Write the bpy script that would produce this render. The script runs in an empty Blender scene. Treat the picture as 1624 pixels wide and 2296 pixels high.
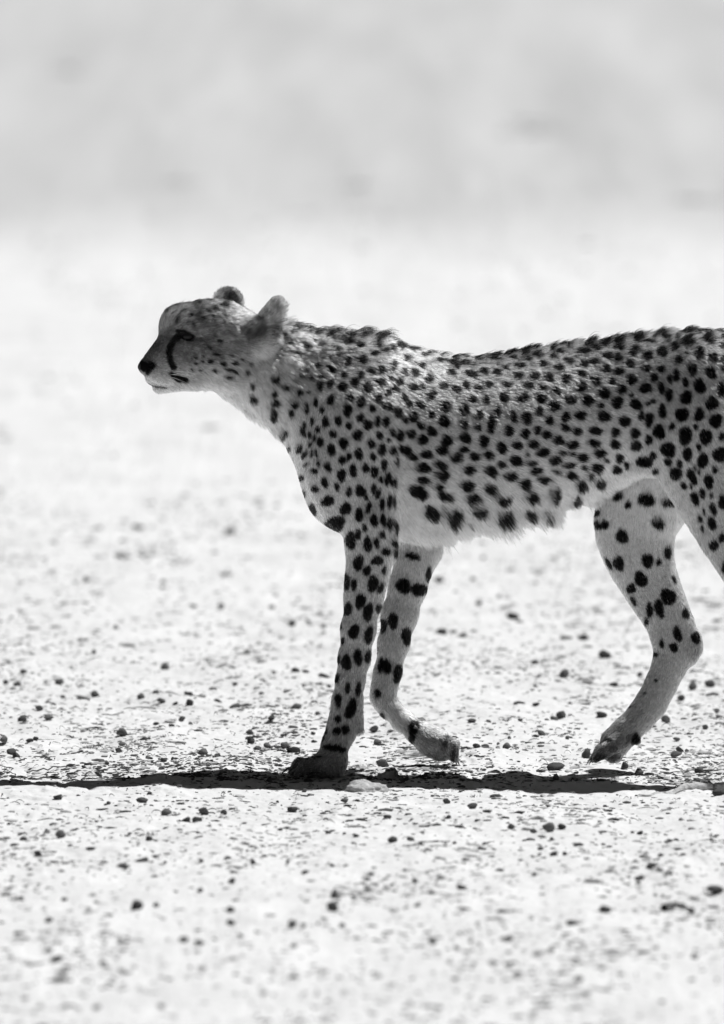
import bpy, bmesh, math, random, time
import numpy as np
from mathutils import Vector, Matrix

T0 = time.time()
rng = np.random.default_rng(7)
random.seed(7)
scene = bpy.context.scene
COL = scene.collection

# ------------------------------------------------------------------ camera, sky, sun, exposure
S = 0.00075            # metres per unit of the side elevation (u to the right, v down), drawn in the plane y = 0
U0, V0 = 812.0, 1740.0 # elevation origin: x = 0, ground level
CAM = np.array([0.0, -20.0, 2.06])
cam_d = bpy.data.cameras.new('camera')
cam = bpy.data.objects.new('camera', cam_d)
COL.objects.link(cam)
cam.location = CAM
target = Vector((0.0, 0.0, (V0 - 1148) * S))
cam.rotation_euler = (target - Vector(CAM)).to_track_quat('-Z', 'Y').to_euler()
cam_d.sensor_fit = 'HORIZONTAL'
cam_d.sensor_width = 24.0
DIST = (target - Vector(CAM)).length
cam_d.lens = 24.0 * DIST / (1624 * S)
cam_d.clip_start, cam_d.clip_end = 0.5, 3000
cam_d.dof.use_dof = True
cam_d.dof.focus_distance = DIST + 0.05
cam_d.dof.aperture_fstop = 4.6
scene.camera = cam

SUN_DIR = Vector((0.41, 0.28, 1.0)).normalized()      # towards the sun: high, behind and to the right of the animal
elev = math.asin(SUN_DIR.z)
sun_d = bpy.data.lights.new('sun', 'SUN')
sun_d.energy = 4.6
sun_d.angle = math.radians(0.53)
sun_d.color = (1, 1, 1)                               # the picture is black and white
sun = bpy.data.objects.new('sun', sun_d)
sun.rotation_euler = (-SUN_DIR).to_track_quat('-Z', 'Y').to_euler()
sun.location = (4, 4, 10)
COL.objects.link(sun)

world = bpy.data.worlds.new('World')
scene.world = world
world.use_nodes = True
wn = world.node_tree
wn.nodes.clear()
sky = wn.nodes.new('ShaderNodeTexSky')
sky.sky_type = 'NISHITA'
sky.sun_disc = False
sky.altitude = 1500.0
sky.dust_density = 0.0
sky.air_density = 0.6
sky.sun_elevation = elev
sky.sun_rotation = math.atan2(SUN_DIR.x, SUN_DIR.y)
sep = wn.nodes.new('ShaderNodeSeparateColor')          # black and white through a red filter: the sky's red only
bg = wn.nodes.new('ShaderNodeBackground')
bg.inputs['Strength'].default_value = 0.05
wo = wn.nodes.new('ShaderNodeOutputWorld')
wn.links.new(sky.outputs[0], sep.inputs[0])
wn.links.new(sep.outputs[0], bg.inputs['Color'])
wn.links.new(bg.outputs[0], wo.inputs[0])

scene.view_settings.view_transform = 'Standard'
scene.view_settings.look = 'None'
scene.view_settings.exposure = 0.13
scene.view_settings.gamma = 1.0
scene.view_settings.use_curve_mapping = False
scene.render.engine = 'CYCLES'
scene.cycles.use_denoising = True
scene.cycles.max_bounces = 14
scene.cycles.diffuse_bounces = 4
scene.cycles.transmission_bounces = 10
scene.cycles.glossy_bounces = 10
scene.cycles_curves.shape = 'RIBBONS'
scene.cycles_curves.subdivisions = 2

# ------------------------------------------------------------------ helpers
def W(u, v, y=0.0):
    """point of the side elevation (u, v) carried to depth y"""
    f = 1 + y / 20.0
    return np.array([(u - U0) * S * f, y, CAM[2] + ((V0 - v) * S - CAM[2]) * f])

def elev_uv(P):
    """side elevation coordinates of world points (n,3)"""
    f = 20.0 / (P[:, 1] + 20.0)
    u = P[:, 0] * f / S + U0
    v = V0 - (CAM[2] + (P[:, 2] - CAM[2]) * f) / S
    return u, v

def ground_pt(u, v):
    """where the elevation point (u, v) lies on flat ground: x, y, size factor"""
    d = 20.0 * 2746.7 / max(2746.7 - (V0 - v), 50)
    return (u - U0) * S * d / 20.0, d - 20.0, d / 20.0

def hash_noise(x, y, seed):
    h = (x.astype(np.int64) * 374761393 + y.astype(np.int64) * 668265263 + seed * 1442695041) & 0xffffffff
    h = ((h ^ (h >> 13)) * 1274126177) & 0xffffffff
    h = h ^ (h >> 16)
    return (h & 0xffffff).astype(np.float64) / 0xffffff

def vnoise(x, y, seed=0):
    xi, yi = np.floor(x), np.floor(y)
    fx, fy = x - xi, y - yi
    fx = fx * fx * (3 - 2 * fx); fy = fy * fy * (3 - 2 * fy)
    a = hash_noise(xi, yi, seed); b = hash_noise(xi + 1, yi, seed)
    c = hash_noise(xi, yi + 1, seed); d = hash_noise(xi + 1, yi + 1, seed)
    return (a * (1 - fx) + b * fx) * (1 - fy) + (c * (1 - fx) + d * fx) * fy

def fbm(x, y, octv=3, seed=0):
    s = 0; a = 0.5
    for o in range(octv):
        s = s + a * (vnoise(x * 2 ** o, y * 2 ** o, seed + o * 17) - 0.5); a *= 0.5
    return s

def new_mesh(name, verts, faces, smooth=True):
    """verts (n,3), faces (m,k) arrays"""
    me = bpy.data.meshes.new(name)
    verts = np.asarray(verts, np.float32); faces = np.asarray(faces, np.int32)
    n, k = faces.shape
    me.vertices.add(len(verts)); me.vertices.foreach_set('co', verts.ravel())
    me.loops.add(n * k); me.loops.foreach_set('vertex_index', faces.ravel())
    me.polygons.add(n)
    me.polygons.foreach_set('loop_start', np.arange(0, n * k, k, dtype=np.int32))
    me.polygons.foreach_set('loop_total', np.full(n, k, np.int32))
    me.update(calc_edges=True)
    me.polygons.foreach_set('use_smooth', np.full(n, smooth, bool))
    return me

def obj(name, data, mat=None, parent=None):
    o = bpy.data.objects.new(name, data)
    COL.objects.link(o)
    if mat is not None and not data.materials: data.materials.append(mat)
    if parent is not None: o.parent = parent
    return o

def tag(o, label=None, cat=None, group=None, kind=None):
    if label: o['label'] = label
    if cat: o['category'] = cat
    if group: o['group'] = group
    if kind: o['kind'] = kind
    return o

def mat_nodes(name):
    m = bpy.data.materials.new(name); m.use_nodes = True
    nt = m.node_tree; nt.nodes.clear()
    out = nt.nodes.new('ShaderNodeOutputMaterial')
    return m, nt, out

def N(nt, typ, **kw):
    n = nt.nodes.new(typ)
    for k, v in kw.items():
        if k in n.inputs: n.inputs[k].default_value = v
        else: setattr(n, k, v)
    return n

def grey_ramp(nt, fac, stops):
    r = nt.nodes.new('ShaderNodeValToRGB')
    e = r.color_ramp.elements
    while len(e) < len(stops): e.new(0.5)
    for el, (p, g) in zip(e, stops): el.position = p; el.color = (g, g, g, 1)
    nt.links.new(fac, r.inputs[0])
    return r

# ------------------------------------------------------------------ materials
def simple_mat(name, grey, rough=0.9, var=0.3, scale=60.0, bump=0.4, dist=0.003):
    m, nt, out = mat_nodes(name)
    p = N(nt, 'ShaderNodeBsdfPrincipled', Roughness=rough)
    p.inputs['Specular IOR Level'].default_value = 0.25
    tc = N(nt, 'ShaderNodeTexCoord')
    no = N(nt, 'ShaderNodeTexNoise', Scale=scale, Detail=5.0)
    nt.links.new(tc.outputs['Object'], no.inputs['Vector'])
    r = grey_ramp(nt, no.outputs[0], [(0.3, grey * (1 - var)), (0.7, grey * (1 + var))])
    nt.links.new(r.outputs[0], p.inputs['Base Color'])
    b = N(nt, 'ShaderNodeBump', Strength=bump, Distance=dist)
    nt.links.new(no.outputs[0], b.inputs['Height'])
    nt.links.new(b.outputs[0], p.inputs['Normal'])
    nt.links.new(p.outputs[0], out.inputs[0])
    return m

def ground_mat():
    m, nt, out = mat_nodes('dry_ground')
    p = N(nt, 'ShaderNodeBsdfPrincipled', Roughness=0.95)
    p.inputs['Specular IOR Level'].default_value = 0.1
    geo = N(nt, 'ShaderNodeNewGeometry')
    fine = N(nt, 'ShaderNodeTexNoise', Scale=40.0, Detail=6.0, Roughness=0.65)
    nt.links.new(geo.outputs['Position'], fine.inputs['Vector'])
    med = N(nt, 'ShaderNodeTexNoise', Scale=4.0, Detail=4.0)
    nt.links.new(geo.outputs['Position'], med.inputs['Vector'])
    rf = grey_ramp(nt, fine.outputs[0], [(0.25, 0.58), (0.5, 0.66), (0.75, 0.69)])
    rm = grey_ramp(nt, med.outputs[0], [(0.3, 0.90), (0.6, 1.0)])
    mul = N(nt, 'ShaderNodeMix', data_type='RGBA', blend_type='MULTIPLY'); mul.inputs[0].default_value = 1
    nt.links.new(rf.outputs[0], mul.inputs[6]); nt.links.new(rm.outputs[0], mul.inputs[7])
    # beyond the pale pan the soil is greyer
    sepx = N(nt, 'ShaderNodeSeparateXYZ'); nt.links.new(geo.outputs['Position'], sepx.inputs[0])
    big = N(nt, 'ShaderNodeTexNoise', Scale=0.55, Detail=2.0)
    mpb = N(nt, 'ShaderNodeMapping'); mpb.inputs['Scale'].default_value = (2.6, 0.13, 1)
    nt.links.new(geo.outputs['Position'], mpb.inputs[0]); nt.links.new(mpb.outputs[0], big.inputs['Vector'])
    mad = N(nt, 'ShaderNodeMath', operation='MULTIPLY_ADD'); mad.inputs[1].default_value = 6.0
    nt.links.new(big.outputs[0], mad.inputs[0]); nt.links.new(sepx.outputs['Y'], mad.inputs[2])
    mr = N(nt, 'ShaderNodeMapRange'); mr.inputs[1].default_value = 17.2; mr.inputs[2].default_value = 20.4
    nt.links.new(mad.outputs[0], mr.inputs[0])
    far = N(nt, 'ShaderNodeTexNoise', Scale=0.9, Detail=3.0)
    mp = N(nt, 'ShaderNodeMapping'); mp.inputs['Scale'].default_value = (3.4, 0.16, 1)
    nt.links.new(geo.outputs['Position'], mp.inputs[0]); nt.links.new(mp.outputs[0], far.inputs['Vector'])
    rfar = grey_ramp(nt, far.outputs[0], [(0.3, 0.41), (0.7, 0.515)])
    mix = N(nt, 'ShaderNodeMix', data_type='RGBA')
    nt.links.new(mr.outputs[0], mix.inputs[0]); nt.links.new(mul.outputs[2], mix.inputs[6]); nt.links.new(rfar.outputs[0], mix.inputs[7])
    nt.links.new(mix.outputs[2], p.inputs['Base Color'])
    b = N(nt, 'ShaderNodeBump', Strength=0.6, Distance=0.008)
    nt.links.new(fine.outputs[0], b.inputs['Height']); nt.links.new(b.outputs[0], p.inputs['Normal'])
    nt.links.new(p.outputs[0], out.inputs[0])
    return m

def hair_mat():
    m, nt, out = mat_nodes('fur')
    at = N(nt, 'ShaderNodeAttribute', attribute_name='tone')
    h = nt.nodes.new('ShaderNodeBsdfHairPrincipled')
    h.model = 'CHIANG'
    h.parametrization = 'COLOR'
    h.inputs['Roughness'].default_value = 0.42
    h.inputs['Radial Roughness'].default_value = 0.6
    h.inputs['Coat'].default_value = 0.0
    h.inputs['Random Roughness'].default_value = 0.2
    comb = N(nt, 'ShaderNodeCombineColor')
    for i in range(3): nt.links.new(at.outputs['Fac'], comb.inputs[i])
    nt.links.new(comb.outputs[0], h.inputs['Color'])
    ior = N(nt, 'ShaderNodeMapRange'); ior.inputs[1].default_value = 0.0; ior.inputs[2].default_value = 0.2; ior.inputs[3].default_value = 1.22; ior.inputs[4].default_value = 1.5
    nt.links.new(at.outputs['Fac'], ior.inputs[0]); nt.links.new(ior.outputs[0], h.inputs['IOR'])
    nt.links.new(h.outputs[0], out.inputs[0])
    return m

def skin_mat():
    m, nt, out = mat_nodes('coat_skin')
    at = N(nt, 'ShaderNodeAttribute', attribute_name='tone')
    p = N(nt, 'ShaderNodeBsdfPrincipled', Roughness=0.9)
    p.inputs['Specular IOR Level'].default_value = 0.05
    comb = N(nt, 'ShaderNodeCombineColor')
    for i in range(3): nt.links.new(at.outputs['Fac'], comb.inputs[i])
    nt.links.new(comb.outputs[0], p.inputs['Base Color'])
    nt.links.new(p.outputs[0], out.inputs[0])
    return m

M_GROUND = ground_mat()
M_STONE = simple_mat('dark_stone', 0.07, 0.85, 0.5, 90.0, 0.5, 0.002)
M_STONE2 = simple_mat('brown_grey_stone', 0.12, 0.9, 0.4, 70.0, 0.5, 0.002)
M_CLOD = simple_mat('pale_clod', 0.42, 0.95, 0.3, 120.0, 0.8, 0.004)
M_DARKCRUMB = simple_mat('dark_crumb', 0.07, 0.95, 0.5, 50.0, 0.3, 0.002)
M_CRUMB = simple_mat('soil_crumb', 0.40, 0.95, 0.4, 50.0, 0.3, 0.002)
M_TWIG = simple_mat('dry_twig', 0.14, 0.85, 0.4, 150.0, 0.6, 0.002)
M_LITTER = simple_mat('plant_litter', 0.06, 0.9, 0.4, 150.0, 0.2, 0.001)
M_TUSSOCK = simple_mat('pale_tussock', 0.42, 0.9, 0.3, 40.0, 0.2, 0.001)
M_STRAW = simple_mat('dry_straw', 0.12, 0.8, 0.4, 150.0, 0.2, 0.001)
M_FUR = hair_mat()
M_SKIN = skin_mat()
M_NOSE = simple_mat('nose_leather', 0.022, 0.55, 0.3, 900.0, 0.5, 0.0008)
M_EYE = simple_mat('eye_dark', 0.005, 0.35, 0.1, 50.0, 0.0, 0.0)
M_CLAW = simple_mat('claw_horn', 0.16, 0.4, 0.3, 200.0, 0.1, 0.0005)
M_PAD = simple_mat('paw_pad', 0.03, 0.8, 0.3, 300.0, 0.6, 0.001)
M_WHISK = simple_mat('whisker_white', 0.85, 0.4, 0.05, 100.0, 0.0, 0.0)

# ------------------------------------------------------------------ ground
def ground_height(x, y):
    z = fbm(x * 0.9, y * 0.5, 2, 3) * 0.035
    z = z + fbm(x * 9, y * 6, 3, 11) * 0.024
    # crust: small plates with little steps between them
    n = vnoise(x * 26 + 3 * fbm(x * 8, y * 8, 2, 29), y * 17, 41)
    st = np.clip((n - 0.48) / 0.10, 0, 1)
    z = z + st * 0.0035 * np.clip(vnoise(x * 5, y * 3, 47) * 2.2 - 0.5, 0, 1)
    z = z + fbm(x * 75, y * 45, 2, 53) * 0.0045
    z = z - np.clip(0.5 - vnoise(x * 60, y * 40, 59) * 1.6, 0, 1) * 0.002
    # level where the paws stand
    w = np.exp(-((x + 0.08) ** 2 / 0.006 + (y + 0.08) ** 2 / 0.02)) + np.exp(-((x - 0.40) ** 2 / 0.006 + (y - 0.08) ** 2 / 0.02))
    return z * (1 - 0.85 * np.clip(w, 0, 1))

def axis(a, b, step, lim_lo, lim_hi, grow):
    mid = list(np.arange(a, b, step))
    lo = []; p, s = a, step
    while p > lim_lo: s *= grow; p -= s; lo.append(p)
    hi = []; p, s = mid[-1], step
    while p < lim_hi: s *= grow; p += s; hi.append(p)
    return np.array(lo[::-1] + mid + hi)

gx = axis(-0.78, 0.78, 0.0029, -900, 900, 1.09)
gy = axis(-1.4, 2.0, 0.0072, -60, 1600, 1.028)
GX, GY = np.meshgrid(gx, gy)
GZ = ground_height(GX, GY)
fade = np.clip(1 - (np.abs(GX) - 5) / 20, 0, 1) * np.clip(1 - (np.abs(GY - 10) - 30) / 40, 0, 1)
GZ = GZ * fade
nx, ny = len(gx), len(gy)
idx = np.arange(nx * ny).reshape(ny, nx)
quads = np.stack([idx[:-1, :-1], idx[:-1, 1:], idx[1:, 1:], idx[1:, :-1]], -1).reshape(-1, 4)
g = obj('ground', new_mesh('ground', np.stack([GX, GY, GZ], -1).reshape(-1, 3), quads), M_GROUND)
tag(g, 'pale dry crusted ground of the open pan', 'ground', kind='structure')

def gz(x, y):
    return float(ground_height(np.array([x]), np.array([y]))[0])

# ------------------------------------------------------------------ cheetah: body as one field, drawn out as one continuous surface
import openvdb
HV = 0.0026
LO = np.array([-0.44, -0.24, -0.01]); HI = np.array([0.95, 0.24, 0.86])
DIM = np.ceil((HI - LO) / HV).astype(int)
F = np.full(DIM, 0.06, np.float32)
AX = [LO[i] + HV * np.arange(DIM[i], dtype=np.float32) for i in range(3)]

def window(lo, hi):
    a = np.clip(((np.asarray(lo) - LO) / HV).astype(int) - 1, 0, DIM)
    b = np.clip(((np.asarray(hi) - LO) / HV).astype(int) + 2, 0, DIM)
    sl = tuple(slice(int(i), int(j)) for i, j in zip(a, b))
    return sl, AX[0][sl[0]][:, None, None], AX[1][sl[1]][None, :, None], AX[2][sl[2]][None, None, :]

def smin(a, b, k):
    h = np.maximum(k - np.abs(a - b), 0) / k
    return np.minimum(a, b) - h * h * k * 0.25

def put(sl, d, k): F[sl] = smin(F[sl], d.astype(np.float32), k)
def cut(sl, d, k): F[sl] = -smin(-F[sl], d.astype(np.float32), k)

def cone(a, b, ra, rb, ky=1.0, k=0.02, carve=False):
    a = np.array(a, float); b = np.array(b, float)
    m = max(ra, rb) + 0.03
    sl, X, Y, Z = window(np.minimum(a, b) - m, np.maximum(a, b) + m)
    ax, ay, az = a[0], a[1] / ky, a[2]
    dx, dy, dz = b[0] - a[0], (b[1] - a[1]) / ky, b[2] - a[2]
    L2 = dx * dx + dy * dy + dz * dz + 1e-12
    px, py, pz = X - ax, Y / ky - ay, Z - az
    t = np.clip((px * dx + py * dy + pz * dz) / L2, 0, 1)
    d = np.sqrt((px - t * dx) ** 2 + (py - t * dy) ** 2 + (pz - t * dz) ** 2) - (ra + (rb - ra) * t)
    d = d * min(1.0, ky)
    (cut if carve else put)(sl, d, k)

def chain(pts, ky=1.0, k=0.02):
    """pts: (u, v, depth, radius in elevation units)"""
    P = [(W(p[0], p[1], p[2]), p[3] * S) for p in pts]
    for (a, ra), (b, rb) in zip(P[:-1], P[1:]): cone(a, b, ra, rb, ky, k)

def ell(c, r, rot=None, k=0.02, carve=False):
    c = np.array(c, float); r = np.array(r, float)
    m = r.max() + 0.025
    sl, X, Y, Z = window(c - m, c + m)
    x, y, z = X - c[0], Y - c[1], Z - c[2]
    if rot is not None:
        R = np.array(rot)           # rows: local axes
        x, y, z = [R[i][0] * x + R[i][1] * y + R[i][2] * z for i in range(3)]
    k0 = np.sqrt((x / r[0]) ** 2 + (y / r[1]) ** 2 + (z / r[2]) ** 2)
    k1 = np.sqrt((x / r[0] ** 2) ** 2 + (y / r[1] ** 2) ** 2 + (z / r[2] ** 2) ** 2) + 1e-9
    d = k0 * (k0 - 1) / k1
    (cut if carve else put)(sl, d, k)

# torso and neck: u, top, bottom, half width
TORSO = np.array([(470,812,868,30),(500,782,888,44),(530,757,904,56),(560,742,926,66),(600,730,950,74),(640,727,982,80),(660,731,1032,84),
 (680,738,1090,90),(700,743,1134,98),(740,748,1180,112),(780,750,1208,124),(820,751,1214,132),(860,757,1212,138),(900,773,1206,140),
 (950,791,1198,142),(1000,801,1186,142),(1060,804,1178,142),(1120,797,1174,138),(1180,786,1162,132),(1240,778,1142,124),(1300,771,1120,114),
 (1360,764,1086,108),(1420,756,1056,110),(1480,748,1042,116),(1540,743,1030,122),(1600,745,1020,122),(1660,756,990,115),(1710,776,950,95),
 (1750,804,900,65),(1770,836,866,25)], float)
sl, X, Y, Z = window((W(460, 0)[0], -0.17, 0.3), (W(1775, 0)[0], 0.17, 0.8))
uu = (X / S + U0).ravel()
def smooth_interp(col):
    x = np.linspace(uu[0] - 30, uu[-1] + 30, 900); yv = np.interp(x, TORSO[:, 0], TORSO[:, col])
    ker = np.hanning(19); ker /= ker.sum()
    yv = np.convolve(np.pad(yv, 9, mode='edge'), ker, mode='valid')
    return np.interp(uu, x, yv)[:, None, None]
zt = (V0 - smooth_interp(1)) * S; zb = (V0 - smooth_interp(2)) * S; hw = smooth_interp(3) * S
zc = (zt + zb) / 2; hz = (zt - zb) / 2
yy, zz = Y, Z - zc
q = np.clip(zz / hz, -1, 1)
hwz = hw * (1.0 - 0.10 * q)                      # a little deeper below than above
k0 = np.sqrt((yy / hwz) ** 2 + (zz / hz) ** 2)
k1 = np.sqrt((yy / hwz ** 2) ** 2 + (zz / hz ** 2) ** 2) + 1e-9
d = k0 * (k0 - 1) / k1
put(sl, d, 0.01)
del k0, k1, d, q, hwz

NF, FF, NH, FH = -0.082, 0.078, -0.088, 0.085     # depth of the four feet
# shoulders and upper arms
chain([(850,862,-0.062,48),(805,940,-0.078,76),(775,1060,-0.080,78),(790,1130,NF,72)], 0.55, 0.030)
chain([(860,930,-0.080,55),(858,1080,-0.088,50),(838,1190,NF,52)], 0.60, 0.009)
chain([(850,862,0.062,48),(830,940,0.078,76),(820,1060,0.080,78),(900,1150,FF,66)], 0.55, 0.030)
ell(W(742,1085,0), (58*S, 0.07, 85*S), None, 0.03)              # breastbone
# near foreleg
chain([(825,1170,NF,64),(831,1231,NF,56),(825,1280,NF,49),(819,1313,NF,46),(815,1346,NF,43.5),(804,1411,NF,40.5),(795,1477,NF,37),
       (786,1526,NF,34),(779,1575,NF,35.5),(775,1608,NF,35.5),(766,1641,NF,34),(751,1674,NF,31),(741,1705,NF,32)], 0.82, 0.010)
cone(W(786,1580,NF), W(810,1640,NF), 22*S, 11*S, 0.8, 0.010)      # wrist pad behind the leg
chain([(748,1712,NF,34),(712,1722,NF,29)], 1.0, 0.012)
for i, (dy, u1, v1) in enumerate([(-0.034,668,1736),(-0.012,655,1733),(0.012,653,1733),(0.033,664,1734)]):
    cone(W(722,1716,NF + dy*0.6), W(u1 + 17, v1 - 15, NF + dy*1.05), 23*S, 20*S, 0.62, 0.006)
    cone(W(u1 + 17, v1 - 15, NF + dy*1.05), W(u1 + 1, v1 + 1, NF + dy*1.1), 20*S, 16*S, 0.62, 0.004)
ell(W(742,1734,NF), (0.020, 0.026, 0.012), None, 0.012)
# far foreleg, lifted and folded at the wrist
chain([(940,1180,FF,56),(945,1231,FF,47),(929,1264,FF,45),(915.7,1313,FF,43.5),(896.7,1379,FF,42),(883,1444,FF,36.5),(869.5,1510,FF,32),
       (862,1543,FF,30),(858,1566,FF,27),(873,1587,FF,25),(901,1616,FF,24.5),(937,1643,FF,28)], 0.82, 0.010)
chain([(937,1643,FF,28),(966,1664,FF,34),(990,1680,FF,33)], 1.1, 0.010)
for dy, e in [(-0.028,0),(-0.009,5),(0.010,6),(0.028,1)]:
    cone(W(975,1662,FF + dy*0.6), W(1010 + e,1672,FF + dy), 22*S, 20*S, 0.66, 0.005)
    cone(W(1010 + e,1672,FF + dy), W(1016 + e,1704,FF + dy), 20*S, 14*S, 0.66, 0.004)
ell(W(985,1650,FF), (0.014, 0.018, 0.010), None, 0.008)
# haunches
chain([(1590,900,-0.055,150),(1600,1000,-0.075,142),(1618,1110,NH,92),(1650,1200,NH,71),(1690,1275,NH,60),(1735,1345,NH,46),(1785,1425,NH,36)], 0.50, 0.022)
chain([(1795,1430,NH,30),(1785,1540,NH,28),(1760,1640,NH,28),(1740,1695,NH,30),(1712,1715,NH,28)], 0.85, 0.012)
for dy, u1 in [(-0.03,1670),(-0.011,1656),(0.011,1656),(0.03,1668)]:
    cone(W(1715,1720,NH + dy*0.6), W(u1,1736,NH + dy), 19*S, 15*S, 0.75, 0.007)
# far hind leg
chain([(1560,900,0.055,140),(1500,1010,0.075,120),(1448,1110,FH,100),(1424,1169,FH,86),(1424,1202,FH,78),(1430,1235,FH,71),(1440,1268,FH,64),
       (1455,1301,FH,58),(1471,1334,FH,55),(1489,1367,FH,50),(1504,1400,FH,46),(1512,1430,FH,44)], 0.62, 0.016)
chain([(1534,1400,FH,22),(1553,1436,FH,21),(1556,1456,FH,20),(1548,1475,FH,22)], 0.8, 0.012)   # heel and its tendon
chain([(1505,1435,FH,44),(1512,1465,FH,42),(1500,1500,FH,38),(1482,1540,FH,36),(1461,1580,FH,36),(1436,1612,FH,33),(1408,1640,FH,33)], 0.72, 0.012)
chain([(1408,1640,FH,34),(1382,1666,FH,38)], 0.95, 0.010)
for dy, e in [(-0.029,4),(-0.010,-2),(0.010,-2),(0.029,4)]:
    cone(W(1392,1664,FH + dy*0.6), W(1354 + e,1686,FH + dy), 26*S, 22*S, 0.66, 0.005)
    cone(W(1354 + e,1686,FH + dy), W(1334 + e,1704,FH + dy), 21*S, 15*S, 0.66, 0.004)
ell(W(1378,1702,FH), (0.016, 0.020, 0.011), None, 0.008)
cone(W(1418,1650,FH - 0.01), W(1432,1664,FH - 0.01), 0.011, 0.008, 1.0, 0.006)
cone(W(1527,1375,FH - 0.036), W(1546,1440,FH - 0.034), 7*S, 8*S, 1.0, 0.008, carve=True)
cone(W(1500,1470,FH - 0.034), W(1470,1535,FH - 0.032), 5*S, 5*S, 1.0, 0.010, carve=True)
# skin fold from belly to thigh
chain([(1320,1100,0.02,20),(1390,1066,-0.02,20),(1450,1046,-0.055,22)], 0.8, 0.022)
# tail
chain([(1735,820,0,32),(1800,880,0,26),(1850,980,0,22),(1895,1100,0.01,20)], 1.0, 0.02)
chain([(1895,1100,0.01,20),(1930,1220,0.02,20),(1990,1310,0.03,19)], 1.0, 0.012)

# head, in its own drawing units; turned a little towards the camera
Q = 0.27615 * S
YAW = math.radians(13)
CY, SY = math.cos(YAW), math.sin(YAW)
HP = W(280.3 + 1000 * 0.27615, 616.6 + 500 * 0.27615, 0)
def H(cx, cy, lat):
    hx = (cx - 1000) * Q / CY; hy = lat * Q
    return np.array([HP[0] + hx * CY - hy * SY, hx * SY + hy * CY, HP[2] - (cy - 500) * Q - 0.07 * hx * SY])
sl, X, Y, Z = window((W(285, 0)[0], -0.14, W(0, 930)[2]), (W(650, 0)[0], 0.13, W(0, 600)[2]))
wx, wy = X - HP[0], Y
hx = wx * CY + wy * SY; hy = -wx * SY + wy * CY
hcx = hx / Q * CY + 1000 + 0 * Z; hl = hy / Q + 0 * Z
hcy = 500 - (Z - HP[2] + 0.07 * hx * SY) / Q
al = np.abs(hl)
HD = np.full(hcx.shape, 300.0, np.float32)
def h_ell(cx, cy, lat, rx, ry, rl, rot=0.0, k=60, carve=False, l=None):
    global HD
    c, s = math.cos(math.radians(rot)), math.sin(math.radians(rot))
    dx, dy, dl = hcx - cx, hcy - cy, (al if l is None else l) - lat
    x, y = (c * dx + s * dy), (-s * dx + c * dy)
    k0 = np.sqrt((x / rx) ** 2 + (y / ry) ** 2 + (dl / rl) ** 2)
    k1 = np.sqrt((x / rx ** 2) ** 2 + (y / ry ** 2) ** 2 + (dl / rl ** 2) ** 2) + 1e-9
    d = k0 * (k0 - 1) / k1
    HD = -smin(-HD, d, k) if carve else smin(HD, d, k)
def h_cone(a, b, kl=1.0, k=60, carve=False):
    global HD
    (x0, y0, l0, r0), (x1, y1, l1, r1) = a, b
    dx, dy, dl = x1 - x0, y1 - y0, (l1 - l0) / kl
    px, py, pl = hcx - x0, hcy - y0, (al - l0) / kl
    t = np.clip((px * dx + py * dy + pl * dl) / (dx * dx + dy * dy + dl * dl), 0, 1)
    d = (np.sqrt((px - t * dx) ** 2 + (py - t * dy) ** 2 + (pl - t * dl) ** 2) - (r0 + (r1 - r0) * t)) * min(1, kl)
    HD = -smin(-HD, d, k) if carve else smin(HD, d, k)
h_ell(740, 420, 0, 380, 205, 268, 4)                     # skull
h_ell(440, 428, 0, 158, 160, 190, -20)                   # forehead
h_ell(760, 660, 110, 290, 205, 150, 8)                   # cheeks
h_ell(560, 620, 60, 220, 170, 130, 0)
h_ell(900, 720, 0, 260, 210, 220, 30)                    # throat side
h_cone((400, 530, 0, 125), (185, 715, 0, 62), 1.05, 50)  # bridge of the nose
h_cone((520, 660, 30, 170), (240, 765, 10, 85), 1.0, 60) # muzzle
h_ell(305, 806, 58, 140, 90, 80, 8, 26)                  # whisker pads
h_ell(175, 752, 0, 70, 66, 66, 30, 25)                   # nose block
h_cone((282, 905, 0, 60), (560, 830, 30, 92), 1.05, 22)
h_ell(245, 835, 0, 82, 66, 70, 10, 22)  # lower jaw
h_cone((560, 830, 60, 90), (820, 790, 120, 120), 1.0, 60)
h_ell(482, 486, 210, 98, 56, 78, 8, 34, carve=True)      # eye sockets
h_cone((395, 404, 112, 70), (590, 424, 200, 60), 1.0, 36)  # brow ridges
h_cone((440, 560, 135, 40), (620, 560, 190, 50), 1.0, 50)  # cheekbones
put(sl, (HD * Q - 0.0015), 0.018)
del hcx, hcy, hl, al, HD

def ear(base, tip, wide_dir, half_w, thick, k=0.010):
    """cupped ear: flattened shell from base to tip, hollowed towards the front"""
    base, tip, wide = np.array(base), np.array(tip), np.array(wide_dir, float)
    ax = tip - base; L = np.linalg.norm(ax); ax /= L
    wide -= ax * wide.dot(ax); wide /= np.linalg.norm(wide)
    nrm = np.cross(ax, wide)
    if nrm[1] > 0: nrm = -nrm                               # the hollow faces the camera side
    c = base + ax * L * 0.46
    R = [ax, wide, nrm]
    ell(c, (L * 0.56, half_w, thick), R, k)
    ell(c + ax * L * 0.02 + nrm * thick * 0.95, (L * 0.46, half_w * 0.74, thick * 1.15), R, 0.005, carve=True)
    return c, ax, wide, nrm
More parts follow.
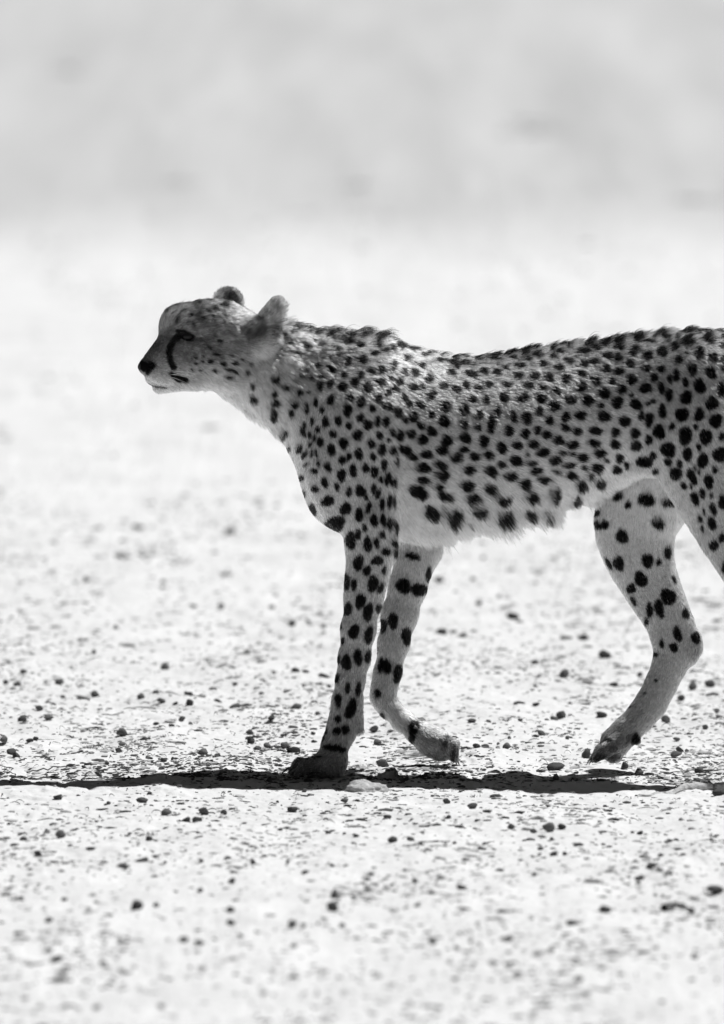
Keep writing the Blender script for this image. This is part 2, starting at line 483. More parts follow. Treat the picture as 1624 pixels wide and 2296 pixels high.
# near ear: a flattened cone, hollow towards the camera
cone(H(1060, 440, -212), H(1178, 222, -250), 148 * Q, 96 * Q, 0.42, 0.012)
cone(H(1090, 410, -215) + np.array([-0.003, -0.023, 0]), H(1168, 250, -250) + np.array([-0.002, -0.018, 0]), 80 * Q, 56 * Q, 0.60, 0.005, carve=True)
cone(H(1000, 440, -170), H(1070, 530, -205), 0.018, 0.021, 1.0, 0.016)
EARF = ear(H(895, 330, 190), H(880, 108, 225), (0.85, 0.45, 0.0), 0.0290, 0.0130)

ISO = -0.0030
vg = openvdb.FloatGrid(0.06)
vg.copyFromArray(F)
pts, qd = vg.convertToQuads(isovalue=ISO)
BV = np.asarray(pts, np.float64) * HV + LO
BQ = np.asarray(qd, np.int32)
del F
# keep the largest piece only, relax once
par = np.arange(len(BV))
ea = np.concatenate([BQ[:, 0], BQ[:, 1], BQ[:, 2], BQ[:, 3]]); eb = np.concatenate([BQ[:, 1], BQ[:, 2], BQ[:, 3], BQ[:, 0]])
while True:
    ra_, rb_ = par[ea], par[eb]
    if (ra_ == rb_).all(): break
    np.minimum.at(par, np.maximum(ra_, rb_), np.minimum(ra_, rb_))
    while True:
        nxt = par[par]
        if (nxt == par).all(): break
        par = nxt
lab, cnt = np.unique(par, return_counts=True)
main = lab[cnt.argmax()]
qk = BQ[par[BQ[:, 0]] == main]
used = np.unique(qk); remap = np.full(len(BV), -1); remap[used] = np.arange(len(used))
BV, BQ = BV[used], remap[qk].astype(np.int32)
for _ in range(2):
    acc = np.zeros_like(BV); n = np.zeros(len(BV))
    for a, b in ((0, 1), (1, 2), (2, 3), (3, 0)):
        np.add.at(acc, BQ[:, a], BV[BQ[:, b]]); np.add.at(acc, BQ[:, b], BV[BQ[:, a]])
        np.add.at(n, BQ[:, a], 1); np.add.at(n, BQ[:, b], 1)
    BV = BV * 0.5 + 0.5 * acc / n[:, None]
def vert_normals(V, Qd):
    fn = np.cross(V[Qd[:, 2]] - V[Qd[:, 0]], V[Qd[:, 3]] - V[Qd[:, 1]])
    vn = np.zeros_like(V)
    for i in range(4): np.add.at(vn, Qd[:, i], fn)
    return vn / (np.linalg.norm(vn, axis=1, keepdims=True) + 1e-12), fn
BN, FN = vert_normals(BV, BQ)
vol = (BV[BQ].mean(1) * FN).sum()
if vol < 0: BQ = BQ[:, ::-1].copy(); BN, FN = -BN, -FN
print('body verts', len(BV), round(time.time() - T0, 1))

# ------------------------------------------------------------------ coat: spots drawn on the side elevation
E_ = (280.3, 616.6, 0.27615)      # head and neck sheet
A_ = (616.6, 672.7, 0.31067)      # shoulder and chest sheet
B_ = (1065.1, 672.7, 0.34415)     # flank and haunch sheet
C_ = (560.6, 1149.2, 0.32792)     # forelegs sheet
D_ = (1205.2, 1037.1, 0.32974)    # hind leg sheet
SP_E = [(690,590,60,25,40),(745,645,60,25,25),(770,530,40,40,0),(865,650,40,20,20),(695,700,45,35,0),(800,715,60,35,0),(895,715,50,35,0),
(945,690,40,20,30),(635,700,30,20,0),(580,715,30,18,0),(575,670,25,15,0),(635,655,20,15,0),(610,768,30,18,0),(730,770,40,28,0),(850,765,90,30,10),
(900,785,60,30,20),(845,825,70,30,10),(995,785,40,40,45),(1020,720,30,30,0),(550,760,30,18,0),(1050,1005,60,60,20),(1230,840,60,70,0),(1300,905,60,45,10),
(1210,960,60,60,0),(1225,1040,70,60,0),(1210,1130,60,100,-10),(1420,945,65,60,0),(1380,1045,80,60,-20),(1355,1115,50,70,0),(1440,830,40,45,0),(1515,840,35,60,0),
(1595,830,40,50,0),(1395,865,30,40,0),(1480,1085,35,90,0),(1585,905,50,70,0),(1550,1035,40,70,0),(1605,1095,45,60,0),(1525,1185,40,75,0),(1490,950,30,30,0),
(1465,775,30,50,0),(1570,740,50,40,0),(1040,900,30,60,15),(1290,350,60,20,-20),(1350,380,80,25,-25),(1400,450,70,35,-20),(1520,445,90,25,-20),(1250,430,50,40,10),
(1290,500,60,40,10),(1340,550,50,35,10),(1480,590,60,50,0),(1390,630,40,40,0),(1040,240,60,60,-20),(810,255,80,40,0),(740,280,60,26,20),(680,300,50,24,35),(960,250,60,22,5),
(830,225,70,22,0),(700,215,60,16,5),(520,215,90,14,-15),(600,235,60,14,15),(430,260,70,14,-25),(360,300,60,14,-35),(480,300,70,12,-20),(545,330,40,30,0),(430,370,20,60,10),
(640,350,40,22,30),(720,340,60,16,35),(560,400,40,18,10)]
SP_A = [(610,190,70,26,-30),(760,212,80,25,-15),(590,255,70,28,-10),(690,250,70,35,-20),(530,300,50,40,-20),(390,245,60,25,-35),
(870,270,60,22,15),(955,315,55,16,10),(1015,365,60,22,0),(1045,340,50,16,-10),(1110,390,70,28,-10),(1110,355,60,14,-10),(1190,400,60,25,10),(1255,405,50,20,5),(1340,408,50,16,5),
(1370,460,70,28,10),(1390,410,60,16,0),(1280,432,50,24,5),(1185,445,65,30,10),(1300,478,60,35,15),(1400,530,70,55,10),(1275,522,65,45,15),(615,330,60,45,0),(740,325,70,50,10),
(905,345,55,50,30),(795,372,65,50,0),(845,360,45,60,-10),(720,390,60,50,10),(945,420,60,50,20),(635,430,65,60,0),(525,440,60,70,0),(450,390,45,50,0),(850,470,55,65,0),
(1060,470,50,45,0),(765,500,60,65,0),(695,510,50,50,0),(930,520,50,60,-30),(1010,525,65,60,-25),(1110,570,70,50,-20),(410,500,60,55,0),(500,540,45,50,0),
(615,540,50,60,0),(1215,615,75,60,20),(1375,610,60,55,10),(1305,645,75,55,30),(1440,540,40,40,0),(830,560,35,40,0),(760,590,65,75,0),(895,590,55,65,-20),(575,595,65,60,0),
(1000,625,65,60,-30),(665,630,65,75,0),(485,630,70,70,0),(400,610,50,70,0),(865,635,60,55,0),(815,665,45,60,0),(1125,685,75,60,-25),(1060,630,30,60,-30),(930,695,50,60,-20),
(540,705,60,55,0),(745,712,55,70,0),(405,720,50,75,0),(620,735,60,80,0),(965,745,60,45,20),(1050,755,80,55,20),(1230,765,75,75,-20),(1420,715,65,75,-10),(785,760,30,60,0),
(825,768,50,65,0),(700,780,45,60,0),(525,795,65,80,0),(890,810,65,85,-10),(1130,825,50,50,-20),(1365,795,70,80,-15),(1000,845,65,85,-15),(615,850,50,65,0),(460,865,50,70,0),
(370,880,50,85,5),(940,865,35,60,-20),(740,875,45,85,0),(800,880,50,75,0),(670,900,60,80,10),(1220,875,85,85,-15),(535,905,50,50,0),(1055,905,50,60,-20),(1365,900,60,70,0),
(215,905,30,65,0),(315,930,30,50,0),(205,950,40,70,-20),(75,945,50,50,0),(595,975,65,85,0),(420,965,45,60,10),(755,975,45,65,0),(850,955,40,70,-10),(905,975,55,80,0),
(985,965,60,65,-20),(1130,945,65,80,-15),(255,970,28,60,-10),(288,995,25,60,0),(1070,1005,80,70,25),(1240,1015,80,85,0),(1375,995,75,80,0),(495,1035,60,90,0),(328,1025,45,70,0),
(695,1040,50,75,0),(820,1010,30,40,0),(258,1040,25,45,10),(105,1055,40,50,-20),(410,1080,60,75,0),(185,1070,45,65,20),(772,1080,55,90,5),(1210,1085,80,65,10),(1365,1080,60,45,0),
(855,1090,50,60,0),(915,1075,40,75,-20),(605,1112,60,80,0),(220,1110,45,65,25),(270,1105,25,55,0),(303,1105,25,55,-10),(1095,1115,85,65,10),(960,1085,60,70,-30),(995,1135,60,50,20),
(1310,1140,75,75,-20),(1435,1130,70,60,0),(535,1130,45,50,0),(710,1130,45,55,0),(485,1155,50,60,0),(316,1175,25,55,0),(382,1203,50,65,-15),(790,1190,45,80,0),(885,1165,25,100,5),
(1070,1210,95,75,0),(1200,1190,80,70,0),(130,1150,25,50,-20),(225,1185,40,25,-20),(655,1212,50,70,10),(565,1230,55,90,5),(720,1240,55,90,5),(285,1235,50,40,0),(1405,1225,80,70,10),
(480,1265,65,85,0),(1210,1260,90,75,0),(195,1280,60,40,-20),(815,1290,50,90,10),(765,1295,30,50,0),(1070,1300,85,70,15),(845,1315,30,60,0),(358,1315,50,75,-10),(870,1320,20,90,0),
(1390,1340,95,80,0),(448,1345,40,60,-10),(1185,1345,70,60,20),(290,1362,60,45,10),(715,1365,40,75,5),(535,1385,45,70,0),(620,1378,75,90,0),(205,1395,45,70,-10),(745,1400,40,75,15),
(1040,1385,130,90,15),(660,1430,30,45,0),(1230,1415,100,75,25),(1435,1425,75,60,10),(830,1450,40,100,0),(380,1450,95,70,-10),(775,1470,45,85,0),(862,1460,22,110,0),(510,1508,80,90,0),
(275,1505,60,85,-10),(675,1500,38,85,10),(1140,1525,110,95,20),(1310,1545,130,90,25),(610,1545,55,85,0),(1430,1585,30,20,20)]
SP_B = [(20,375,60,12,-5),(100,368,50,12,-5),(125,352,60,10,-10),(255,320,70,24,-30),(345,305,90,26,-20),(320,335,60,24,-10),(470,305,70,30,-20),(570,285,60,24,-15),(615,305,60,26,-15),
(680,275,70,35,-25),(790,270,60,20,-15),(860,275,80,35,-15),(950,262,70,35,-15),(1040,225,40,20,-10),(1110,230,90,25,-15),(1170,212,50,18,-10),(1250,195,90,35,-15),(1390,183,80,18,-5),
(1450,185,50,16,0),(1530,195,80,20,5),(1590,205,60,16,10),(30,405,60,22,5),(120,402,60,16,5),(200,405,55,16,5),(245,380,60,22,5),(345,385,45,22,10),(405,360,75,28,5),(510,375,65,35,5),
(550,342,60,28,0),(605,400,70,38,10),(705,338,80,38,0),(785,315,75,30,5),(640,372,30,14,0),(935,312,75,38,0),(860,360,75,45,10),(1045,315,70,40,5),(1050,268,65,25,0),(1140,277,80,30,5),
(1230,240,80,30,0),(1370,215,75,28,-5),(1520,260,80,50,20),(1385,275,85,45,5),(1300,300,65,45,10),(1220,335,70,60,10),(1125,360,60,60,15),(1020,350,60,35,5),(930,375,65,50,15),
(780,400,70,45,10),(705,415,65,50,10),(440,415,65,40,10),(295,425,65,35,10),(195,440,55,25,10),(140,470,55,45,20),(55,465,65,40,10),(280,490,60,50,15),(385,495,60,50,10),(480,505,60,55,15),
(545,440,60,45,15),(850,450,60,55,10),(935,465,60,55,15),(1005,415,60,60,10),(1115,440,60,50,15),(1210,445,50,45,15),(690,480,60,50,10),(590,510,65,55,10),(85,550,60,45,15),(205,550,60,40,10),
(345,555,60,50,15),(440,570,50,40,10),(530,590,60,50,10),(785,525,65,60,10),(890,530,50,50,10),(1020,520,70,60,15),(1165,505,55,55,10),(1110,575,75,65,20),(955,580,65,60,15),(840,605,75,70,10),
(690,565,70,65,10),(1270,510,35,55,-10),(1310,490,40,80,-10),(1330,385,45,55,20),(1460,345,60,75,0),(1550,370,60,60,15),(1610,295,40,50,20),(1375,345,30,25,0),(1610,380,40,50,10),
(20,570,50,40,0),(70,650,50,65,-15),(185,630,65,70,0),(310,635,70,70,0),(430,640,60,65,0),(620,650,70,60,10),(735,650,70,70,0),(820,688,45,40,0),(925,665,75,75,0),(1050,680,75,75,0),
(1020,620,30,30,0),(1130,670,50,20,-30),(1160,660,35,25,0),(1215,570,50,80,0),(1265,620,48,85,10),(1370,535,40,70,0),(1415,450,60,80,0),(1535,470,75,80,0),(1465,560,75,90,0),(1600,580,65,85,0),
(1375,635,75,90,0),(1545,670,75,85,0),(1220,725,50,95,0),(1085,750,35,75,15),(1135,780,50,105,10),(975,790,70,75,0),(840,755,80,70,0),(685,750,70,65,0),(590,760,60,65,0),(515,690,65,70,0),
(412,720,55,65,0),(335,770,60,80,0),(245,760,55,75,-10),(145,725,50,80,0),(25,750,55,65,0),(485,785,50,70,0),(105,810,55,110,0),(20,830,40,50,0),(220,852,60,70,-10),(330,865,55,60,0),
(407,845,45,55,0),(470,875,60,55,0),(585,830,60,55,0),(665,855,60,60,0),(785,850,75,65,0),(915,860,60,60,0),(1043,865,55,80,15),(1200,858,80,90,0),(1350,745,80,95,0),(1460,745,65,85,0),
(1570,785,75,95,0),(1440,825,30,40,0),(1285,820,40,40,0),(1370,885,85,110,0),(1505,890,75,110,0),(1610,885,40,60,0),(1135,910,50,60,0),(545,915,70,65,0),(60,918,65,75,-10),(175,960,60,75,-20),
(275,948,60,60,0),(382,937,60,60,0),(640,942,75,55,0),(770,932,75,55,0),(915,938,65,60,0),(1050,950,75,65,0),(445,990,85,60,-10),(340,1000,35,30,0),(570,995,50,30,0),(628,1000,45,30,0),
(815,995,70,65,0),(1460,955,35,45,0),(1258,975,105,90,0),(1385,1005,65,85,0),(1595,1005,85,100,0),(1160,1015,45,50,0),(85,1010,70,60,15),(10,1020,40,50,0),(268,1048,80,65,0),(525,1043,85,60,-10),
(700,1028,75,55,-10),(942,1030,55,60,0),(858,1045,30,25,0),(1485,1045,70,95,0),(180,1070,60,40,20),(370,1062,70,40,0),(615,1077,75,45,-10),(715,1092,35,35,0),(1110,1055,100,70,10),(1258,1055,55,45,10),
(1335,1065,40,55,-15),(800,1095,75,65,0),(990,1075,45,40,0),(925,1105,65,60,0),(1180,1115,40,40,0),(1435,1095,20,35,0),(1460,1120,20,40,-10),(1565,1105,40,40,0),(110,1112,80,60,10),(400,1113,90,45,-10),
(530,1112,60,25,0),(235,1145,80,60,10),(630,1143,80,55,0),(460,1168,90,50,0),(755,1143,45,45,0),(820,1185,65,60,0),(1310,1128,90,75,20),(1415,1150,60,100,-20),(1525,1180,65,90,-5),(700,1200,70,75,10),
(330,1200,85,60,0),(105,1225,90,60,10),(1360,1210,40,50,-15),(1410,1215,20,35,0),(530,1255,60,90,15),(380,1275,90,60,0),(10,1285,70,50,10),(195,1290,100,60,10),(1485,1260,35,70,-10),(1435,1295,55,85,-20),
(1543,1275,25,35,0),(1610,1310,50,80,0),(40,1360,100,60,15),(215,1390,110,70,20),(370,1365,90,45,0),(490,1370,50,70,20),(550,1360,30,30,0),(1555,1360,45,75,-15),(1495,1380,20,50,-10),
(1545,1455,55,90,-5),(1470,1425,30,50,-10),(1560,1600,60,70,0),(1485,1490,20,60,-15),(1610,1550,40,60,0),(660,1300,40,110,20)]
SP_BF = [(935,1280,80,50,-20),(1000,1335,50,45,0),(1120,1300,120,80,0),(1280,1315,140,50,-8),(805,1465,55,60,0),(850,1465,50,60,0),(790,1385,70,60,0),(960,1540,80,90,0),(1195,1455,90,60,-10)]
SP_C = [(690,190,75,115,0),(805,215,55,110,0),(865,205,40,75,0),(742,345,65,115,5),(870,330,90,55,-25),(930,270,60,50,20),(995,275,50,65,15),(905,150,35,60,0),(985,205,55,50,0),(800,400,50,80,10),
(915,395,30,60,10),(840,490,70,120,15),(665,475,40,130,0),(712,495,45,75,0),(895,515,40,80,15),(755,610,75,100,10),(670,662,60,95,0),(808,683,70,120,15),(880,655,35,70,15),(712,820,70,105,5),
(812,840,60,120,15),(635,880,30,65,0),(625,780,15,70,5),(660,1030,70,105,5),(738,995,60,110,0),(805,990,45,85,15),(610,1010,25,70,0),(598,1140,30,70,5),(670,1205,40,75,0),(740,1215,40,105,10),
(605,1290,50,85,0),(690,1350,70,140,15),(600,1418,45,55,0),(597,1502,55,55,0),(652,1490,55,65,0),(520,1500,30,60,20),(500,1550,35,50,30),(565,1615,120,50,5),(625,1630,60,40,15),(575,80,130,95,20),
(615,55,80,60,10),(740,150,40,75,0),(785,105,35,60,0),(745,20,60,70,0),(850,55,55,80,0),(912,55,42,90,0),(955,80,35,90,0),(990,105,25,110,-5)]
SP_CF = [(1115,300,110,50,20),(1050,505,110,100,0),(1155,530,110,95,0),(1220,420,40,120,10),(980,745,75,110,0),(912,775,60,115,0),(1070,850,75,120,0),(900,1050,45,110,0),(938,1060,60,110,0),
(1010,1105,70,130,10),(875,1245,45,60,0),(870,950,25,70,0),(1245,120,50,50,0),(905,1390,60,30,45),(1120,1480,70,120,15),(1110,1540,50,100,0)]
SP_DF = [(490,690,30,100,-25),(555,685,80,100,0),(750,670,75,110,-5),(825,680,40,50,0),(885,615,50,100,0),(705,795,85,115,-10),(640,858,65,70,0),(930,800,25,60,-15),(890,915,100,125,-10),
(830,995,70,130,-10),(765,1005,50,110,-10),(655,945,30,90,-25),(745,1085,35,60,0),(1010,1030,50,80,-25),(955,1170,60,110,-10),(1080,1195,70,80,0),(848,1235,35,65,0),(930,1262,65,65,0),
(803,1308,50,40,0),(810,1487,30,28,0),(733,1572,30,15,0),(635,1668,30,15,-30),(490,1895,60,30,0),(670,1890,60,100,20)]
LU0, LU1, LV0, LV1, LR = 260, 2060, 580, 1780, 1.0
near_map = np.zeros((LV1 - LV0, LU1 - LU0), np.float32)
far_map = np.zeros_like(near_map)
def stamp(mp, u, v, w, h, rot, amt=1.0):
    r = int(max(w, h) * 0.8) + 4
    i0, i1 = max(int(v - LV0) - r, 0), min(int(v - LV0) + r, mp.shape[0])
    j0, j1 = max(int(u - LU0) - r, 0), min(int(u - LU0) + r, mp.shape[1])
    if i1 <= i0 or j1 <= j0: return
    vv, uu_ = np.mgrid[i0:i1, j0:j1]
    du, dv = uu_ + LU0 - u, vv + LV0 - v
    c, s = math.cos(math.radians(rot)), math.sin(math.radians(rot))
    x, y = (c * du + s * dv) / (w / 2), (-s * du + c * dv) / (h / 2)
    th = np.arctan2(y, x)
    ph = (u * 12.9898 + v * 78.233) % 6.28
    rad = np.sqrt(x * x + y * y) / (1 + 0.09 * np.sin(2 * th + ph) + 0.07 * np.sin(3 * th + 2 * ph))
    soft = 2.2 / max(min(w, h) / 2, 3)
    mp[i0:i1, j0:j1] = np.maximum(mp[i0:i1, j0:j1], amt * np.clip((1.0 + soft - rad) / (2 * soft), 0, 1))
def sheet(mp, base, lst, grow=1.0):
    for cx, cy, w, h, rot in lst:
        stamp(mp, base[0] + cx * base[2], base[1] + cy * base[2], w * base[2] * grow, h * base[2] * grow, rot)
sheet(near_map, E_, [p for p in SP_E]); sheet(near_map, A_, SP_A, 1.06); sheet(near_map, B_, SP_B, 1.06); sheet(near_map, C_, SP_C, 1.06)
sheet(far_map, B_, SP_BF); sheet(far_map, C_, SP_CF); sheet(far_map, D_, SP_DF)
# spots carried on over the rump, the hind leg and the tail
pr = random.Random(5); placed = []
for _ in range(6000):
    u, v = pr.uniform(1622, 2050), pr.uniform(735, 1740)
    if all((u - a) ** 2 + (v - b) ** 2 > 31 ** 2 for a, b in placed):
        placed.append((u, v)); stamp(near_map, u, v, pr.uniform(17, 26), pr.uniform(22, 32), pr.uniform(-25, 10))
# short dark streaks in the mane of the nape
placed = []
for _ in range(1500):
    u, v = pr.uniform(618, 800), pr.uniform(722, 838)
    if v < 726 + (u - 618) * 0.06 or v > 800 + (u - 618) * 0.05 or near_map[int(v) - LV0, int(u) - LU0] > 0.1: continue
    if all(((u - a) / 1.3) ** 2 + (v - b) ** 2 > 13 ** 2 for a, b in placed):
        placed.append((u, v)); stamp(near_map, u, v, pr.uniform(13, 22), pr.uniform(5, 9), pr.uniform(-25, 15) + (v - 722) * 0.4, pr.uniform(0.55, 0.9))
for cx, cy, w, h, rot, am in [(1330,1600,60,100,20,.6),(1400,1665,60,130,10,.7),(1260,1560,50,60,30,.4)]: stamp(far_map, C_[0] + cx * C_[2], C_[1] + cy * C_[2], w * C_[2], h * C_[2], rot, am)
for cx, cy, w, h, rot, am in [(400,2025,150,60,-20,.6),(520,1960,60,60,0,.5),(620,1900,40,120,20,.6),(1085,1300,50,140,15,.3),(690,1720,110,40,-40,.35),(560,1790,70,30,-40,.3)]: stamp(far_map, D_[0] + cx * D_[2], D_[1] + cy * D_[2], w * D_[2], h * D_[2], rot, am)
# face marks: tear stripe, eye rim, corner of the mouth, nose, lips, dark ear edge and base fur, shaded ear hollow
def stroke(mp, base, ptsl):
    for (x0, y0, w0), (x1, y1, w1) in zip(ptsl[:-1], ptsl[1:]):
        n = max(2, int(math.hypot(x1 - x0, y1 - y0) / 8))
        for i in range(n + 1):
            t = i / n
            stamp(mp, base[0] + (x0 + (x1 - x0) * t) * base[2], base[1] + (y0 + (y1 - y0) * t) * base[2], (w0 + (w1 - w0) * t) * base[2], (w0 + (w1 - w0) * t) * base[2], 0)
stroke(near_map, E_, [(455,480,60),(405,520,56),(368,580,52),(358,640,50),(372,700,50),(395,745,55)])
stroke(near_map, E_, [(425,450,30),(470,470,66),(520,500,56),(548,482,22)])
stroke(near_map, E_, [(375,800,36),(430,835,66),(500,850,40)])
stroke(near_map, E_, [(195,880,10),(260,905,12),(340,912,9)])
for cx, cy, w, h, rot, am in [(1060,430,230,140,-30,.42),(1100,450,110,110,-50,.6),(1240,240,22,150,8,.5),(960,470,160,90,-10,.35),(488,484,128,78,8,1),(905,330,120,40,0,.35)]: stamp(near_map, E_[0] + cx * E_[2], E_[1] + cy * E_[2], w * E_[2], h * E_[2], rot, am)  # the near ear's hollow has its shade painted into the coat tone
stroke(near_map, E_, [(120,705,50),(165,745,90),(215,730,70),(180,800,30)])

def sample_map(mp, u, v):
    x = np.clip(u - LU0, 0, mp.shape[1] - 1.001); y = np.clip(v - LV0, 0, mp.shape[0] - 1.001)
    xi, yi = x.astype(int), y.astype(int); fx, fy = x - xi, y - yi
    return (mp[yi, xi] * (1 - fx) + mp[yi, xi + 1] * fx) * (1 - fy) + (mp[yi + 1, xi] * (1 - fx) + mp[yi + 1, xi + 1] * fx) * fy

def blend(ctrl, u, v, power=3.0):
    ctrl = np.array(ctrl, float)
    acc = np.zeros((len(u), ctrl.shape[1] - 2)); ws = np.zeros(len(u))
    for row in ctrl:
        w = 1.0 / (((u - row[0]) ** 2 + (v - row[1]) ** 2) / 900.0 + 0.3) ** (power / 2)
        acc += w[:, None] * row[None, 2:]; ws += w
    return acc / ws[:, None]

# u, v : coat grey, hair length in mm, flow du, flow dv, lift
NEAR = [(325,805,0.012,2,0.6,-0.8,0.2),(345,770,0.015,2.5,0.55,-0.8,0.15),(352,725,0.032,5,0.4,-0.9,0.35),(385,770,0.043,3.5,0.8,-0.4,0.2),(340,860,0.49,4,0.7,0.6,0.3),(375,880,0.68,7,0.8,0.6,0.35),(350,845,0.45,4,0.9,0.3,0.3),
 (420,870,0.49,9,0.8,0.6,0.35),(420,800,0.074,6,0.9,0.3,0.25),(400,700,0.091,12,0.9,-0.4,0.95),(360,690,0.122,15,0.5,-0.9,0.95),(450,690,0.082,12,1,-0.15,0.95),(500,690,0.082,12,1,0,0.95),(450,745,0.051,8,1,0.1,0.35),
 (480,790,0.056,9,1,0.25,0.35),(500,840,0.408,12,0.9,0.5,0.4),(530,760,0.074,12,1,0.2,0.4),(560,760,0.058,12,0.5,-0.8,0.4),(600,690,0.211,8,0.3,-1,0.4),(610,660,0.211,7,0.2,-1,0.4),(520,660,0.082,8,0.2,-1,0.4),
 (545,650,0.082,8,0.3,-1,0.4),(560,820,0.118,14,0.8,0.6,0.4),(520,890,0.722,16,0.7,0.8,0.45),(560,920,0.731,18,0.6,0.9,0.5),(620,960,0.697,18,0.5,0.9,0.5),(600,840,0.422,16,0.8,0.6,0.4),(650,720,0.18,20,1,-0.05,0.6),
 (640,780,0.224,18,0.95,0.25,0.5),(660,860,0.34,16,0.8,0.7,0.4),(720,735,0.18,18,1,-0.1,0.6),(800,735,0.174,17,1,-0.15,0.6),(860,750,0.167,16,1,0,0.6),(760,800,0.146,14,0.9,0.4,0.35),(850,820,0.211,13,0.9,0.4,0.35),
 (950,785,0.16,15,1,0.2,0.5),(1060,795,0.153,12,1,0,0.35),(1180,785,0.153,13,1,-0.05,0.5),(1300,770,0.153,14,1,-0.1,0.6),(1420,757,0.149,14,1,-0.1,0.6),(1550,742,0.146,12,1,0.05,0.5),(1680,765,0.146,12,0.9,0.4,0.4),
 (700,930,0.405,9,0.5,0.9,0.3),(800,930,0.364,9,0.6,0.8,0.25),(900,880,0.414,10,0.8,0.6,0.25),(1000,860,0.315,11,0.95,0.35,0.3),(1150,850,0.315,11,0.97,0.25,0.3),(1300,840,0.268,11,0.95,0.3,0.3),(1450,830,0.268,10,0.85,0.5,0.3),
 (1580,850,0.299,10,0.6,0.8,0.3),(670,1050,0.55,9,0.35,0.95,0.35),(720,1100,0.44,8,0.35,0.95,0.3),(800,1050,0.405,8,0.25,0.97,0.25),(850,1120,0.352,8,0.1,1,0.25),(760,1180,0.52,8,0.3,0.95,0.35),(960,980,0.425,11,0.9,0.5,0.28),
 (1100,980,0.437,11,0.95,0.35,0.28),(1250,960,0.437,11,0.95,0.25,0.28),(1400,950,0.437,10,0.8,0.4,0.28),(950,1080,0.58,15,0.9,0.35,0.35),(1050,1080,0.46,13,0.97,0.2,0.35),(1180,1060,0.506,12,0.97,0.15,0.3),
 (1300,1030,0.506,12,0.95,0.2,0.3),(940,1160,0.84,22,0.85,0.5,0.45),(1050,1150,0.72,20,0.9,0.4,0.45),(1160,1130,0.66,16,0.9,0.4,0.45),(1260,1110,0.7,15,0.8,0.5,0.45),(1000,1200,0.92,30,0.75,0.6,0.6),(1120,1190,0.92,33,0.65,0.75,0.65),
 (1220,1170,0.92,37,0.5,0.85,0.65),(1320,1110,0.85,18,0.5,0.8,0.5),(1400,1068,0.8,10,0.4,0.8,0.4),(1450,1040,0.575,9,0.6,0.7,0.3),(1560,960,0.414,9,0.4,0.9,0.28),(1600,1080,0.38,9,0.35,0.93,0.28),(1530,1090,0.55,9,0.5,0.85,0.3),
 (1600,1220,0.336,9,0.4,0.9,0.28),(1700,1300,0.336,9,0.5,0.85,0.28),(1790,1450,0.336,8,0.1,1,0.25),(1750,1640,0.36,7,-0.2,1,0.25),(820,1260,0.34,7,0.05,1,0.25),(800,1400,0.326,6.5,-0.05,1,0.22),(785,1550,0.313,6.5,-0.1,1,0.25),
 (765,1650,0.299,9,-0.2,1,0.4),(740,1700,0.16,4,-0.4,0.9,0.3),(690,1725,0.06,3.5,-0.8,0.5,0.3),(1850,1000,0.42,14,0.4,0.9,0.3),(1950,1250,0.336,14,0.5,0.85,0.3),(575,805,0.8,13,0.6,0.9,0.4),(470,765,0.081,8,1,0.2,0.35),
 ]
FAR = [(950,1220,0.475,10,0.1,1,0.35),(915,1310,0.446,8,-0.05,1,0.3),(890,1430,0.432,7,-0.1,1,0.28),(865,1540,0.432,7,0,1,0.3),(890,1600,0.446,10,0.7,0.75,0.4),(950,1650,0.199,6.4,0.8,0.6,0.35),(1010,1700,0.147,4.8,0.5,0.9,0.3),
 (1440,1090,0.738,12,-0.1,1,0.35),(1400,1150,0.666,10,0.05,1,0.3),(1480,1150,0.72,14,0.2,1,0.4),(1430,1240,0.475,8,0.3,0.95,0.28),(1480,1340,0.432,7,0.4,0.9,0.25),(1510,1440,0.418,6,0.1,1,0.25),(1550,1450,0.302,6,-0.2,1,0.25),
 (1480,1550,0.374,7,-0.55,0.8,0.28),(1420,1620,0.317,7,-0.65,0.7,0.3),(1370,1680,0.156,4.8,-0.7,0.6,0.3),(1340,1705,0.13,4,-0.7,0.6,0.3)]
SPOT_TONE = 0.004

def is_far_leg(P, u, v):
    front = (P[:, 1] > 0.025) & (v > 1205) & (u < 1080)
    hind = (P[:, 1] > 0.0) & (u > 1270) & (u < 1640) & (v > 1062 + np.clip((1420 - u) * 0.55, 0, 80))
    return front | hind

def coat(P):
    """grey, hair length (m), flow (3), lift for points on the body"""
    u, v = elev_uv(P)
    far = is_far_leg(P, u, v)
    # points on the far half of trunk and head take the pattern of the near half, shifted along
    um = P[:, 0] / S + U0; vm = v
    other = (P[:, 1] > 0) & ~far & (u > 640)
    vals = blend(NEAR, u, v)
    if far.any(): vals[far] = blend(FAR, u[far], v[far])
    j = 1.3
    ju, jv = rng.normal(0, j, len(u)), rng.normal(0, j, len(u))
    sp = sample_map(near_map, u + ju, v + jv)
    sp[far] = sample_map(far_map, (u + ju)[far], (v + jv)[far])
    return u, v, far, vals, sp

def flow3(P, Nn, vals, u, v):
    fl = np.stack([vals[:, 2], np.zeros(len(P)), -vals[:, 3]], 1)
    fl -= Nn * (fl * Nn).sum(1, keepdims=True)
    fl /= np.linalg.norm(fl, axis=1, keepdims=True) + 1e-6
    return fl

# skin mesh with its own tone
u, v, far, vals, sp = coat(BV)
tone = (0.8 * vals[:, 0] ** 0.8) * (1 - sp) + SPOT_TONE * sp
me = new_mesh('cheetah', BV, BQ)
at = me.attributes.new('tone', 'FLOAT', 'POINT'); at.data.foreach_set('value', tone.astype(np.float32))
cheetah = obj('cheetah', me, M_SKIN)
tag(cheetah, 'lean spotted cheetah walking across the pale ground, one forepaw lifted', 'cheetah')

